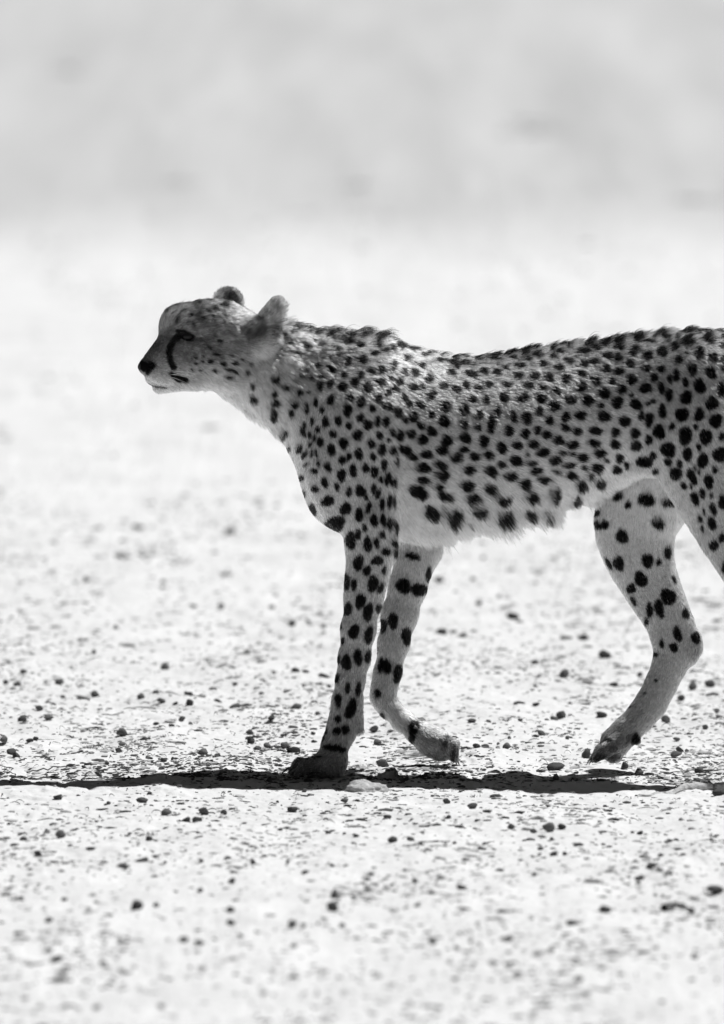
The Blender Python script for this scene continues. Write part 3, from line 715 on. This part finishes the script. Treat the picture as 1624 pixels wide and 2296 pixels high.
# ------------------------------------------------------------------ fur
NHAIR = 520000
tri = np.concatenate([BQ[:, [0, 1, 2]], BQ[:, [0, 2, 3]]])
a, b, c = BV[tri[:, 0]], BV[tri[:, 1]], BV[tri[:, 2]]
area = 0.5 * np.linalg.norm(np.cross(b - a, c - a), axis=1)
cen = (a + b + c) / 3
cn = BN[tri].mean(1)
tu, tv = elev_uv(cen)
dens = area * np.where(cn[:, 1] < 0.35, 1.0, 0.35)
dens *= np.where(tu < 640, 2.3, 1.0)                                        # finer fur on head
dens *= np.where(tu > 1680, 0.5, 1.0)
nose_d = ((cen - H(165, 742, 0)) ** 2).sum(1)
dens *= np.where(nose_d < 0.0165 ** 2, 0.0, 1.0)
for lat in (-1, 1):
    ed = ((cen - H(487, 482, lat * 158)) ** 2).sum(1)
    dens *= np.where(ed < 0.011 ** 2, 0.0, 1.0)
cum = np.cumsum(dens); cum /= cum[-1]
pick = np.searchsorted(cum, rng.random(NHAIR))
r1, r2 = rng.random(NHAIR), rng.random(NHAIR)
sw = r1 + r2 > 1; r1[sw] = 1 - r1[sw]; r2[sw] = 1 - r2[sw]
tp = tri[pick]
w0 = (1 - r1 - r2)[:, None]; w1 = r1[:, None]; w2 = r2[:, None]
R0 = BV[tp[:, 0]] * w0 + BV[tp[:, 1]] * w1 + BV[tp[:, 2]] * w2
RN = BN[tp[:, 0]] * w0 + BN[tp[:, 1]] * w1 + BN[tp[:, 2]] * w2
RN /= np.linalg.norm(RN, axis=1, keepdims=True)
u, v, far, vals, sp0 = coat(R0)
fl = flow3(R0, RN, vals, u, v)
L = vals[:, 1] * 0.001 * rng.uniform(0.65, 1.2, NHAIR)
stray = rng.random(NHAIR) < 0.03
L[stray] *= 1.35
lk = vnoise(R0[:, 0] * 130 + R0[:, 1] * 40, R0[:, 2] * 90 + R0[:, 1] * 130, 77)
L *= 1 + np.clip((vals[:, 1] - 6) / 12, 0, 1) * (1.3 * lk - 0.55)
crest = np.clip((RN[:, 2] - 0.8) / 0.2, 0, 1) * (u > 600)
ridge = np.clip((RN[:, 2] - 0.82) / 0.1, 0, 1) * (u > 640) * np.clip((vnoise(u / 10 + 7, R0[:, 1] * 70, 83) - 0.50) / 0.10, 0, 1)
L *= 1 + crest * (0.05 + 0.6 * np.maximum(sp0, ridge))
lift = (vals[:, 4] + crest * (0.1 + 0.45 * np.maximum(sp0, ridge))) * rng.uniform(0.6, 1.4, NHAIR)
# the flow wanders a little from place to place
s1 = vnoise(R0[:, 0] * 55 + R0[:, 1] * 31, R0[:, 2] * 55, 71) - 0.5
s2 = vnoise(R0[:, 0] * 160 + R0[:, 1] * 90, R0[:, 2] * 160, 73) - 0.5
side = np.cross(RN, fl)
sway = (s1 * 0.6 + s2 * 0.4) * np.clip(vals[:, 1] / 16, 0.4, 1) + rng.normal(0, 0.08, NHAIR)
dirn = fl + side * sway[:, None] + RN * lift[:, None]
dirn /= np.linalg.norm(dirn, axis=1, keepdims=True)
hang = np.clip(-RN[:, 2] - 0.05, 0, 1) * np.clip((vals[:, 1] - 12) / 8, 0, 1) * (RN[:, 2] < 0)
dirn = dirn + np.array([0.15, 0, -1.0]) * hang[:, None]
dirn /= np.linalg.norm(dirn, axis=1, keepdims=True)
tip_dir = fl + side * (sway * 1.2)[:, None] + RN * (lift * 0.45)[:, None] + np.array([0, 0, -0.12]) * (L / 0.012)[:, None] + np.array([0.1, 0, -1.3]) * hang[:, None]
tip_dir /= np.linalg.norm(tip_dir, axis=1, keepdims=True)
p1 = R0 + dirn * (L * 0.38)[:, None]
p2 = p1 + (dirn + tip_dir) * (L * 0.165)[:, None]
p3 = p2 + tip_dir * (L * 0.32)[:, None]
# locks: tips drawn together in small clumps
cell = 0.0035 + 0.22 * (vals[:, 1] * 0.001)
cell = np.select([cell < 0.0055, cell < 0.0068], [0.0042, 0.0052], 0.0066)
key = np.floor(R0 / cell[:, None] + rng.normal(0, 0.18, (NHAIR, 3))).astype(np.int64)
kk = (key[:, 0] * 73856093) ^ (key[:, 1] * 19349663) ^ (key[:, 2] * 83492791) ^ (cell * 1e4).astype(np.int64)
_, inv = np.unique(kk, return_inverse=True)
cntc = np.bincount(inv).astype(float)
mt = np.stack([np.bincount(inv, p3[:, i]) for i in range(3)], 1) / cntc[:, None]
cl = (np.clip(0.35 + 0.015 * vals[:, 1], 0, 0.7) * rng.uniform(0.6, 1.15, NHAIR))[:, None]
p3 = p3 + (mt[inv] - p3) * cl
p2 = p2 + (mt[inv] - p3) * cl * 0.35
# keep hair out of the ground
for p in (p1, p2, p3): p[:, 2] = np.maximum(p[:, 2], 0.002)
# spots are read where the visible half of the hair lies
mid = R0 + fl * (L * 0.50)[:, None]
mu, mv = elev_uv(mid)
jj = rng.normal(0, 0.9, (2, NHAIR))
sp = sample_map(near_map, mu + jj[0], mv + jj[1])
spf = sample_map(far_map, mu + jj[0], mv + jj[1])
sp = np.maximum(np.where(far, spf, sp), ridge * 0.85)
sp = np.where(rng.random(NHAIR) < 0.015, 0, np.clip((sp - 0.25) * 2, 0, 1))
lockt = rng.lognormal(0, 0.30, inv.max() + 1)[inv]
tone = vals[:, 0] ** 0.8 * lockt * rng.lognormal(0, 0.30, NHAIR) * (1 + 0.35 * s2)
tone *= np.where((u < 620) & (v < 760), 1 + 1.1 * s2 + 0.5 * s1, 1.0)
tone = np.clip(tone, 0.02, 0.93) * (1 - sp) + SPOT_TONE * sp
cur = bpy.data.hair_curves.new('fur')
cur.add_curves([4] * NHAIR)
P = np.stack([R0 - RN * 0.0008, p1, p2, p3], 1).reshape(-1, 3).astype(np.float32)
cur.position_data.foreach_set('vector', P.ravel())
thick = np.where(u < 640, 0.00021, 0.00030)
rad = (thick[:, None] * np.array([1.0, 0.9, 0.65, 0.15])[None, :]).astype(np.float32)
ra = cur.attributes.get('radius') or cur.attributes.new('radius', 'FLOAT', 'POINT')
ra.data.foreach_set('value', rad.ravel())
ta = cur.attributes.new('tone', 'FLOAT', 'CURVE'); ta.data.foreach_set('value', tone.astype(np.float32))
fur = obj('fur', cur, M_FUR, cheetah)
tag(fur, kind='stuff')
print('fur', round(time.time() - T0, 1))

# ------------------------------------------------------------------ cheetah: eyes, nose, whiskers, claws, pads
def blob(name, mat, center, radii, parent=cheetah, sub=3, rot=None, shape=None):
    bm = bmesh.new(); bmesh.ops.create_icosphere(bm, subdivisions=sub, radius=1.0)
    for vtx in bm.verts:
        p = np.array(vtx.co)
        if shape: p = shape(p)
        p = p * np.array(radii)
        if rot is not None: p = np.array(rot) @ p
        vtx.co = p + np.array(center)
    for f in bm.faces: f.smooth = True
    me = bpy.data.meshes.new(name); bm.to_mesh(me); bm.free()
    return obj(name, me, mat, parent)
RY = np.array([[CY, -SY, 0], [SY, CY, 0], [0, 0, 1]])
for lat in (-1, 1): blob('eye', M_EYE, H(487, 486, lat * 128), (0.0110, 0.0085, 0.0090), rot=RY)
def nose_shape(p):
    q = p.copy()
    q[1] *= 0.62 + 0.38 * np.clip((p[2] + 1) / 1.3, 0, 1)                       # narrow below, broad above
    if p[2] < 0: q[0] += 0.25 * p[2] * -1
    for sgn in (-1, 1):                                                       # nostrils
        dd = (p[0] + 0.35) ** 2 + (p[1] - sgn * 0.72) ** 2 + (p[2] + 0.05) ** 2
        if dd < 0.16: q *= 0.80
    return q
blob('nose', M_NOSE, H(180, 748, 0), (0.0150, 0.0120, 0.0138), rot=RY, sub=4, shape=nose_shape)
def tube(name, mat, P, r0, r1, parent, sides=6):
    P = [Vector(p) for p in P]; V = []; Fc = []
    for i, p in enumerate(P):
        t = (P[min(i + 1, len(P) - 1)] - P[max(i - 1, 0)]).normalized()
        a = t.orthogonal().normalized(); b2 = t.cross(a)
        r = r0 + (r1 - r0) * i / (len(P) - 1)
        for j in range(sides):
            an = 2 * math.pi * j / sides
            V.append(p + (a * math.cos(an) + b2 * math.sin(an)) * r)
    for i in range(len(P) - 1):
        for j in range(sides):
            k2 = (j + 1) % sides
            Fc.append((i * sides + j, i * sides + k2, (i + 1) * sides + k2, (i + 1) * sides + j))
    return obj(name, new_mesh(name, V, Fc), mat, parent)
WH = [((345,770),(440,762),(548,792)),((350,795),(440,800),(545,842)),((345,815),(420,835),(482,872)),((330,800),(430,780),(570,815)),((320,825),(400,850),(450,905)),((355,780),(470,790),(600,850))]
for k, (a, b, c) in enumerate(WH):
    for lat in (-1, 1):
        l0 = 118; bow = 70 + 12 * k
        P = []
        for t in np.linspace(0, 1, 9):
            x = (1-t)**2*a[0] + 2*t*(1-t)*b[0] + t*t*c[0]; y = (1-t)**2*a[1] + 2*t*(1-t)*b[1] + t*t*c[1]
            P.append(H(x, y, lat * (l0 + bow * t)))
        tube('whisker', M_WHISK, P, 0.00034, 0.0001, cheetah, 5)
def claw(p0, p1, droop=0.004, r=0.0024):
    p0, p1 = np.array(p0), np.array(p1)
    mid = (p0 + p1) / 2 + np.array([0, 0, droop])
    P = [(1-t)**2*p0 + 2*t*(1-t)*mid + t*t*p1 for t in np.linspace(0, 1, 6)]
    tube('claw', M_CLAW, P, r, 0.0003, cheetah, 7)
for dy, u1, v1 in [(-0.034,668,1736),(-0.012,655,1733),(0.012,653,1733),(0.033,664,1734)]:
    claw(W(u1 - 4, v1 - 8, NF + dy), W(u1 - 24, v1 + 7, NF + dy))
for dy, e in [(-0.028,0),(-0.009,5),(0.010,6),(0.028,1)]: claw(W(1020 + e,1704,FF + dy), W(1026 + e,1721,FF + dy), 0.0, 0.0018)
for dy, e in [(-0.029,4),(-0.010,-2),(0.010,-2),(0.029,4)]: claw(W(1328 + e,1704,FH + dy), W(1318 + e,1719,FH + dy), 0.004, 0.0019)
claw(W(1360,1680,FH - 0.042), W(1358,1697,FH - 0.044), 0.002, 0.003)
for dy, u1 in [(-0.03,1670),(-0.011,1656),(0.011,1656),(0.03,1668)]: claw(W(u1 - 6,1732,NH + dy), W(u1 - 26,1744,NH + dy))
claw(W(930,1632,FF - 0.020), W(945,1648,FF - 0.024), 0.004, 0.003)
blob('paw_pad', M_PAD, W(1427,1657,FH + 0.004), (0.008, 0.012, 0.012), sub=2)
blob('paw_pad', M_PAD, W(994,1655,FF + 0.002), (0.010, 0.016, 0.008), sub=2)
# ------------------------------------------------------------------ stones, crumbs, twigs
def fsheet(base, lst): return [(base[0] + x * base[2], base[1] + y * base[2], w * base[2]) for x, y, w in lst]
SF = (0.0, 1513.6, 0.5005); SG = (812.8, 1513.6, 0.4995); SU = (0.0, 0.0, 1.0)
ST_F = [(105,12,25),(75,62,28),(25,45,25),(265,62,40),(280,108,18),(175,175,30),(215,212,38),(95,215,30),(420,103,40),(630,122,35),(700,105,28),(843,118,28),(850,163,38),(720,145,38),
(785,160,25),(815,215,35),(853,235,25),(765,247,20),(700,240,30),(540,278,55),(1055,75,22),(1060,152,40),(1325,25,35),(1370,28,30),(1450,45,35),(1475,92,20),(1325,157,35),(1420,180,25),
(1215,232,30),(1115,275,35),(1272,340,35),(1312,357,38),(1125,320,30),(1200,330,40),(50,372,35),(70,390,33),(15,320,40),(130,318,28),(160,312,28),(450,415,22),(465,432,35),(730,402,28),
(773,400,22),(910,370,40),(375,447,18),(530,372,28),(545,322,35),(640,575,38),(800,530,25),(745,645,40),(912,628,45),(835,657,40),(880,657,35),(1000,630,40),(1310,605,40),(1365,540,28),
(1545,577,40),(105,760,35),(193,740,30),(263,748,55),(165,822,40),(255,583,30),(665,750,45),(1470,718,25),(1595,745,32),(1255,712,20),(1365,922,40),(1050,910,40),(1040,960,50),
(895,990,45),(1130,865,40),(1485,903,30),(610,1080,70),(700,1075,40),(285,1035,28),(215,1135,50),(900,855,30),(740,858,20),(1290,862,25),(1310,1165,60),(1425,1160,30),(1355,1175,40),
(1535,1165,35),(820,1230,50),(890,1245,40),(960,1225,28),(1075,1230,30),(1035,1105,60),(1030,1155,70),(1500,1045,60),(1490,1090,70),(250,1285,70),(720,1495,35),(430,1502,40),(1315,1265,30),(850,1330,25)]
FL_F = [(760,225,60),(1315,270,50),(930,435,75),(1560,600,60),(45,668,90),(640,862,90),(560,1350,80),(265,1395,100),(380,125,80),(1000,228,55)]
ST_G = [(910,20,50),(1130,60,30),(1250,3,30),(1485,45,55),(1560,35,38),(785,148,30),(895,187,40),(862,203,35),(1075,190,40),(1360,193,45),(1595,150,35),(1430,105,30),(55,258,42),(68,325,35),
(90,403,50),(495,230,25),(565,222,22),(710,225,22),(805,265,30),(660,295,22),(553,318,35),(515,353,28),(238,373,30),(650,338,30),(923,297,22),(870,410,60),(1180,410,38),(1415,293,28),
(1430,325,35),(1458,343,30),(1410,362,40),(1510,413,40),(1540,250,25),(1250,440,35),(870,460,40),(965,435,20),(135,775,55),(215,765,40),(495,610,38),(380,587,30),(840,715,60),(900,712,40),
(767,720,30),(850,760,25),(800,808,35),(860,830,35),(910,832,28),(1215,718,22),(1250,722,28),(1410,750,30),(1570,760,35),(115,655,28),(1305,885,55),(1240,943,28),(775,945,35),(945,1133,50),
(1095,1070,60),(1560,1162,30),(1515,1142,15),(235,970,40),(190,918,30),(1590,990,70),(500,1355,30),(1500,1280,40),(1325,1245,18),(975,1388,45),(350,1522,35),(1350,1508,30),(425,1275,30),
(315,1240,45),(850,1265,30),(1600,540,40),(390,670,30),(670,705,30)]
FL_G = [(1000,140,70),(110,615,80),(1050,970,100),(650,1215,80),(605,1130,80),(600,560,60),(285,705,60),(700,150,60)]
ST_U = [(515,1187,20),(310,1183,18),(192,1305,14),(363,1327,10),(366,1307,10),(690,1397,14),(718,1378,16),(727,1415,14),(727,1428,10),(655,1413,18),(985,1298,22),(1060,1300,12),
(990,1432,22),(1040,1440,16),(1150,1385,22),(1200,1500,14),(1310,1435,20),(1360,1475,26),(258,1423,12),(210,1474,12),(370,1505,20),(610,1358,14),(495,1360,12),(435,1358,12),(1075,1355,14),(1120,1340,14)]
FL_U = [(745,1282,26),(1270,1435,40),(80,1420,30),(1165,1395,26)]

def rock_mesh(name, seed, flat, mat, sub=2):
    r = random.Random(seed)
    bm = bmesh.new(); bmesh.ops.create_icosphere(bm, subdivisions=sub, radius=0.5)
    ph = [(Vector((r.gauss(0, 1), r.gauss(0, 1), r.gauss(0, 1))) * r.uniform(2, 6), r.uniform(0, 6.28), r.uniform(0.05, 0.16)) for _ in range(6)]
    cuts = [(Vector((r.gauss(0, 1), r.gauss(0, 1), r.gauss(0, 1))).normalized(), r.uniform(0.22, 0.42)) for _ in range(9)]
    sx, sy = r.uniform(0.9, 1.1), r.uniform(0.75, 1.1)
    for vt in bm.verts:
        p = vt.co.copy()
        d = sum(a * math.sin(k.dot(p) + f) for k, f, a in ph)
        p *= 1 + d * 0.7
        for n, h in cuts:
            e = p.dot(n) - h
            if e > 0: p -= n * e * 0.95
        vt.co = Vector((p.x * sx, p.y * sy, p.z * flat))
    for f in bm.faces: f.smooth = (seed % 3 != 0)
    me = bpy.data.meshes.new(name); bm.to_mesh(me); bm.free()
    me.materials.append(mat)
    return me
ROUND = [rock_mesh('stone', 100 + i, random.uniform(0.62, 0.95), M_STONE if i % 3 else M_STONE2) for i in range(10)]
FLATS = [rock_mesh('stone_flake', 200 + i, random.uniform(0.22, 0.36), M_STONE if i % 2 else M_CRUMB) for i in range(6)]

def put_rock(name, me, x, y, w, hrel, sink=0.22):
    o = bpy.data.objects.new(name, me); COL.objects.link(o)
    sc = w * random.uniform(0.92, 1.08)
    o.scale = (sc, sc * random.uniform(0.7, 1.2), sc * random.uniform(0.7, 1.1))
    o.rotation_euler = (random.uniform(-.15, .15), random.uniform(-.15, .15), random.uniform(0, 6.28))
    o.location = (x, y, gz(x, y) + hrel * sc * (0.5 - sink))
    return o
n_round = 0
spots = []
def stone_label(o, x, y, w, flat=False):
    side = 'on the paw side of the shadow' if -0.25 < y < 2.5 else ('on ground the shadow falls towards' if y <= -0.25 else 'blurred, far beyond the paws')
    along = 'ahead of the forepaw' if x < -0.13 else ('under the belly' if x < 0.34 else 'below the hindquarters')
    what = 'thin flat stone flake' if flat else ('larger dark rounded stone' if w > 0.017 else 'small dark rounded stone')
    tag(o, f'{what} {along}, {side}', 'stone', f'{what}s {along}, {side}')
for u, v, w in fsheet(SF, ST_F) + fsheet(SG, ST_G) + fsheet(SU, ST_U):
    x, y, f = ground_pt(u, v + w * 0.28)
    w = w * (1.5 if v < 1880 else 1.15)
    o = put_rock('stone', ROUND[n_round % 10], x, y, w * S * f * 0.95, 0.75)
    stone_label(o, x, y, o.scale[0]); n_round += 1
    spots.append((x, y))
for i, (u, v, w) in enumerate(fsheet(SF, FL_F) + fsheet(SG, FL_G) + fsheet(SU, FL_U)):
    x, y, f = ground_pt(u, v + 3)
    o = put_rock('stone_flake', FLATS[i % 6], x, y, w * S * f, 0.3)
    stone_label(o, x, y, 0, True)
# a few more loose stones between them, and further off
r = random.Random(12)
while n_round < 265:
    if n_round < 245: v_ = r.uniform(1480, 2240)
    else: v_ = r.uniform(900, 1420)
    u_ = r.uniform(-30, 1650)
    x, y, f = ground_pt(u_, v_)
    if any((x - a) ** 2 + ((y - b) * 0.15) ** 2 < 0.02 ** 2 for a, b in spots): continue
    spots.append((x, y))
    o = put_rock('stone', ROUND[n_round % 10], x, y, r.uniform(7, 13) * S * f, 0.75)
    stone_label(o, x, y, o.scale[0]); n_round += 1

# the dark upright stone by the hind paw
x, y, f = ground_pt(1316, 1700)
o = put_rock('stone', rock_mesh('stone', 77, 1.25, M_STONE), x, y + 0.02, 26 * S, 1.25)
tag(o, 'upright dark jagged stone just ahead of the lifted hind paw', 'stone')
# pale lumpy clod behind the standing forepaw
def clod(name, u, v, w, h, seed, mat):
    rr = random.Random(seed)
    x, y, f = ground_pt(u, v)
    bm = bmesh.new(); bmesh.ops.create_icosphere(bm, subdivisions=4, radius=0.5)
    ph = [(Vector((rr.gauss(0, 1), rr.gauss(0, 1), rr.gauss(0, 1))) * rr.uniform(3, 22), rr.uniform(0, 6.28)) for _ in range(18)]
    for vt in bm.verts:
        p = vt.co.copy()
        d = sum(math.sin(k.dot(p) + q) / (1 + k.length * 0.22) for k, q in ph) * 0.22
        p *= 1 + d
        vt.co = Vector((p.x * w * S, p.y * w * S * 0.9, max(p.z * h * S * 2, -0.01)))
    for fc in bm.faces: fc.smooth = True
    me = bpy.data.meshes.new(name); bm.to_mesh(me); bm.free()
    o = obj(name, me, mat); o.location = (x, y, gz(x, y))
    return o
tag(clod('soil_clod', 822, 1781, 100, 22, 4, M_CLOD), 'pale sunlit crumbly clod of earth behind the standing forepaw', 'clod')
tag(clod('soil_clod', 862, 1755, 56, 18, 5, M_CLOD), 'smaller pale clod of earth touching the shadow beside the curled twig', 'clod')

# twigs and a root lying on the ground
def twig(name, pts, r0, r1, label, mat=M_TWIG, seed=1):
    rr = random.Random(seed); P = []
    pts = [np.array(p, float) for p in pts]
    for a, b in zip(pts[:-1], pts[1:]):
        for t in np.linspace(0, 1, 7)[:-1]: P.append(a + (b - a) * t)
    P.append(pts[-1])
    Q2 = []
    for p in P:
        x, y, f = ground_pt(p[0], p[1])
        Q2.append((x + rr.gauss(0, .0008), y + rr.gauss(0, .006), gz(x, y) + p[2] + rr.gauss(0, .0011)))
    o = tube(name, mat, Q2, r0, r1, None, 7)
    tag(o, label, 'twig')
    return o
twig('twig', [(868,1748,.012),(886,1752,.016),(894,1762,.008),(908,1766,.004),(914,1762,.008)], 0.0035, 0.0022, 'short curled twig lying in the shadow behind the forepaw', seed=3)
twig('root', [(1428,1790,.000),(1500,1781,.001),(1560,1768,.003),(1624,1762,.004),(1700,1756,.004)], 0.003, 0.012, 'long pale half buried root at the edge of the shadow', M_CLOD, 4)
twig('twig', [(1492,2047,.006),(1520,2044,.010),(1556,2046,.006)], 0.006, 0.004, 'thick short dark stick lying alone on the ground', seed=5)
twig('twig', [(60,1742,.004),(130,1738,.005),(170,1742,.003)], 0.0014, 0.0008, 'thin straight twig lying just behind the head shadow', seed=6)

# sprigs of dry grass
def sprig(u, v, h, n, seed):
    rr = random.Random(seed)
    x, y, f = ground_pt(u, v)
    V = []; Fc = []
    for k in range(n):
        a = rr.uniform(0, 6.28); L = h * S * f * rr.uniform(0.5, 1.2); lean = rr.uniform(0.3, 1.6)
        bx, by = rr.gauss(0, .004), rr.gauss(0, .004); w = rr.uniform(.0005, .0011)
        prev = None
        for i in range(5):
            t = i / 4
            cx = bx + math.cos(a) * L * lean * t * t * 0.8; cy = by + math.sin(a) * L * lean * t * t * 0.8; cz = L * (t - 0.35 * lean * t * t) - 0.002
            ww = w * (1 - 0.8 * t)
            V += [(cx - math.sin(a) * ww, cy + math.cos(a) * ww, cz), (cx + math.sin(a) * ww, cy - math.cos(a) * ww, cz)]
            if i: m = len(V); Fc.append((m - 4, m - 3, m - 1, m - 2))
    o = obj('grass_sprig', new_mesh('grass_sprig', V, Fc), M_STRAW); o.location = (x, y, gz(x, y))
    tag(o, 'tiny withered tuft of dry grass on the bare ground', 'grass tuft', 'withered grass tufts on the bare ground')
SPR = [(330,1672,12,34),(365,1670,10,30),(195,1690,16,18),(300,1676,10,22),(1560,1598,14,30),(1130,1628,12,26),(1190,1682,10,26),(1062,1794,12,22),(610,1722,8,16),(520,1826,14,22),(680,1822,12,20),(335,1884,16,26),
 (1480,1972,26,40),(1500,1978,20,30),(830,1982,22,30),(1150,1985,16,24),(1015,1762,14,14),(630,1765,10,12),(430,1852,10,16),(150,1560,8,16),(1320,1645,8,14),(930,1540,8,14),(1595,2010,20,26),(880,2070,22,24),(640,1905,10,14),(1340,1800,8,16)]
for i, (u, v, h, n) in enumerate(SPR): sprig(u, v, h, n, 300 + i)

# small tussocks on the greyer ground far behind, lost in blur
def tussock(u, v, wide, seed):
    rr = random.Random(seed)
    x, y, f = ground_pt(u, v)
    V = []; Fc = []
    for k in range(70):
        a = rr.uniform(0, 6.28); rad = abs(rr.gauss(0, wide * 0.22)); L = wide * rr.uniform(0.25, 0.6)
        bx, by = math.cos(a) * rad, math.sin(a) * rad; w = wide * 0.022; lean = rr.uniform(.2, .9); a2 = a + rr.gauss(0, .6)
        for i in range(4):
            t = i / 3; cx = bx + math.cos(a2) * L * lean * t * t; cy = by + math.sin(a2) * L * lean * t * t; cz = L * 0.22 * t - .01; ww = w * (1 - .8 * t)
            V += [(cx - math.sin(a2) * ww, cy + math.cos(a2) * ww, cz), (cx + math.sin(a2) * ww, cy - math.cos(a2) * ww, cz)]
            if i: m = len(V); Fc.append((m - 4, m - 3, m - 1, m - 2))
    o = obj('grass_tussock', new_mesh('grass_tussock', V, Fc), M_TUSSOCK); o.location = (x, y, gz(x, y))
    tag(o, 'blurred low grass tussock on the grey ground far behind', 'grass tuft', 'far grass tussocks')
for i, (u, v, w) in enumerate([(1200,300,.26),(1185,280,.22),(160,160,.20),(400,408,.20),(815,455,.18),(805,420,.16),(1005,98,.12),(1560,450,.20),(690,480,.14)]): tussock(u, v, w, 500 + i)

# soil crumbs and grit: uncountable
def crumbs(name, n, xw, y0, y1, smin_, smed, smax_, seed, mat, power=1.0):
    rg = np.random.default_rng(seed)
    t = (1 + 5 ** 0.5) / 2
    ico = np.array([(-1,t,0),(1,t,0),(-1,-t,0),(1,-t,0),(0,-1,t),(0,1,t),(0,-1,-t),(0,1,-t),(t,0,-1),(t,0,1),(-t,0,-1),(-t,0,1)]) / np.linalg.norm((1, t))
    fc = np.array([(0,11,5),(0,5,1),(0,1,7),(0,7,10),(0,10,11),(1,5,9),(5,11,4),(11,10,2),(10,7,6),(7,1,8),(3,9,4),(3,4,2),(3,2,6),(3,6,8),(3,8,9),(4,9,5),(2,4,11),(6,2,10),(8,6,7),(9,8,1)])
    m = int(n * 4)
    yy = y0 + (y1 - y0) * rg.random(m) ** power
    xx = rg.uniform(-1, 1, m) * (xw * (yy + 20) / 20)
    keep = (vnoise(xx * 7 + 50, yy * 1.6 + 50, seed) * 0.6 + vnoise(xx * 22, yy * 7, seed + 1) * 0.5) > rg.uniform(0.5, 0.95, m)
    keep |= rg.random(m) < 0.06
    xx, yy = xx[keep][:n], yy[keep][:n]; n = len(xx)
    zz = ground_height(xx, yy)
    size = np.clip(smed * rg.lognormal(0, 0.45, n), smin_, smax_)
    P = ico[None] * (1 + rg.uniform(-0.5, 0.4, (n, 12, 1)))
    sc = np.stack([size * rg.uniform(0.9, 1.8, n), size * rg.uniform(0.6, 1.1, n), size * rg.uniform(0.2, 0.55, n)], 1) * 0.5
    P = P * sc[:, None, :]
    an = rg.normal(0, 0.6, n); c, s = np.cos(an)[:, None], np.sin(an)[:, None]
    P = np.stack([P[..., 0] * c - P[..., 1] * s, P[..., 0] * s + P[..., 1] * c, P[..., 2]], -1)
    P += np.stack([xx, yy, zz + sc[:, 2] * 0.25], 1)[:, None, :]
    Fa = (fc[None] + 12 * np.arange(n)[:, None, None]).reshape(-1, 3)
    o = obj(name, new_mesh(name, P.reshape(-1, 3), Fa, smooth=False), mat)
    return o
tag(crumbs('gravel', 15000, 1.12, -0.12, 5.5, 0.0022, 0.0048, 0.016, 24, M_DARKCRUMB, 1.9), 'dark grit scattered thickly behind the shadow', 'gravel', kind='stuff')
tag(crumbs('gravel', 5000, 1.12, -4.2, -0.12, 0.0025, 0.0055, 0.016, 25, M_DARKCRUMB, 0.9), 'dark grit on the crust before the shadow', 'gravel', kind='stuff')
tag(crumbs('gravel', 11000, 1.12, -0.12, 6.0, 0.0025, 0.0060, 0.018, 21, M_CRUMB, 1.9), 'flat crumbs of soil scattered thickly behind the shadow', 'gravel', kind='stuff')
tag(crumbs('gravel', 5800, 1.12, -4.2, -0.12, 0.0025, 0.0060, 0.018, 23, M_CRUMB, 0.9), 'sparser crumbs of soil on the crust before the shadow', 'gravel', kind='stuff')
tag(crumbs('gravel', 1500, 1.2, 2.6, 17.0, 0.006, 0.011, 0.03, 22, M_CRUMB), 'scattered coarser soil crumbs far behind the animal', 'gravel', kind='stuff')
def litter(n, seed):
    rg = np.random.default_rng(seed); m = n * 4
    yy = np.where(rg.random(m) < 0.75, -0.15 + 3.0 * rg.random(m) ** 1.7, -0.15 - 3.0 * rg.random(m) ** 1.3); xx = rg.uniform(-1.12, 1.12, m)
    keep = vnoise(xx * 6 + 9, yy * 1.3, 91) * 0.7 + vnoise(xx * 28, yy * 7, 92) * 0.5 > rg.uniform(0.45, 1.0, m)
    xx, yy = xx[keep][:n], yy[keep][:n]; n = len(xx)
    L = 0.011 * rg.lognormal(0, 0.5, n); an = rg.normal(0, 1.2, n); bend = rg.normal(0, 0.4, n); up = np.abs(rg.normal(0, 0.0025, n)); r = rg.uniform(.0005, .0012, n)
    ts = np.linspace(-1, 1, 5); rings = []
    for k, t in enumerate(ts):
        a2 = an + bend * t
        cx = xx + np.cos(a2) * L * t * 0.5; cy = yy + np.sin(a2) * L * t * 0.5
        cz = ground_height(cx, cy) + 0.0008 + up * (1 - t * t) + np.clip(t * bend, 0, 2) * 0.002
        rr = r * (1 - 0.5 * abs(t))
        for j in range(3):
            ph = 2.094 * j
            rings.append(np.stack([cx - np.sin(a2) * np.cos(ph) * rr, cy + np.cos(a2) * np.cos(ph) * rr, cz + np.sin(ph) * rr], 1))
    V = np.stack(rings, 1)
    fc = []
    for i in range(4):
        for j in range(3):
            k2 = (j + 1) % 3; fc.append((i * 3 + j, i * 3 + k2, (i + 1) * 3 + k2, (i + 1) * 3 + j))
    Fa = (np.array(fc)[None] + 15 * np.arange(n)[:, None, None]).reshape(-1, 4)
    return obj('plant_litter', new_mesh('plant_litter', V.reshape(-1, 3), Fa), M_LITTER)
tag(litter(2200, 31), 'thin dark bits of dry plant litter strewn over the crust', 'litter', kind='stuff')
print('script seconds', round(time.time() - T0, 1))
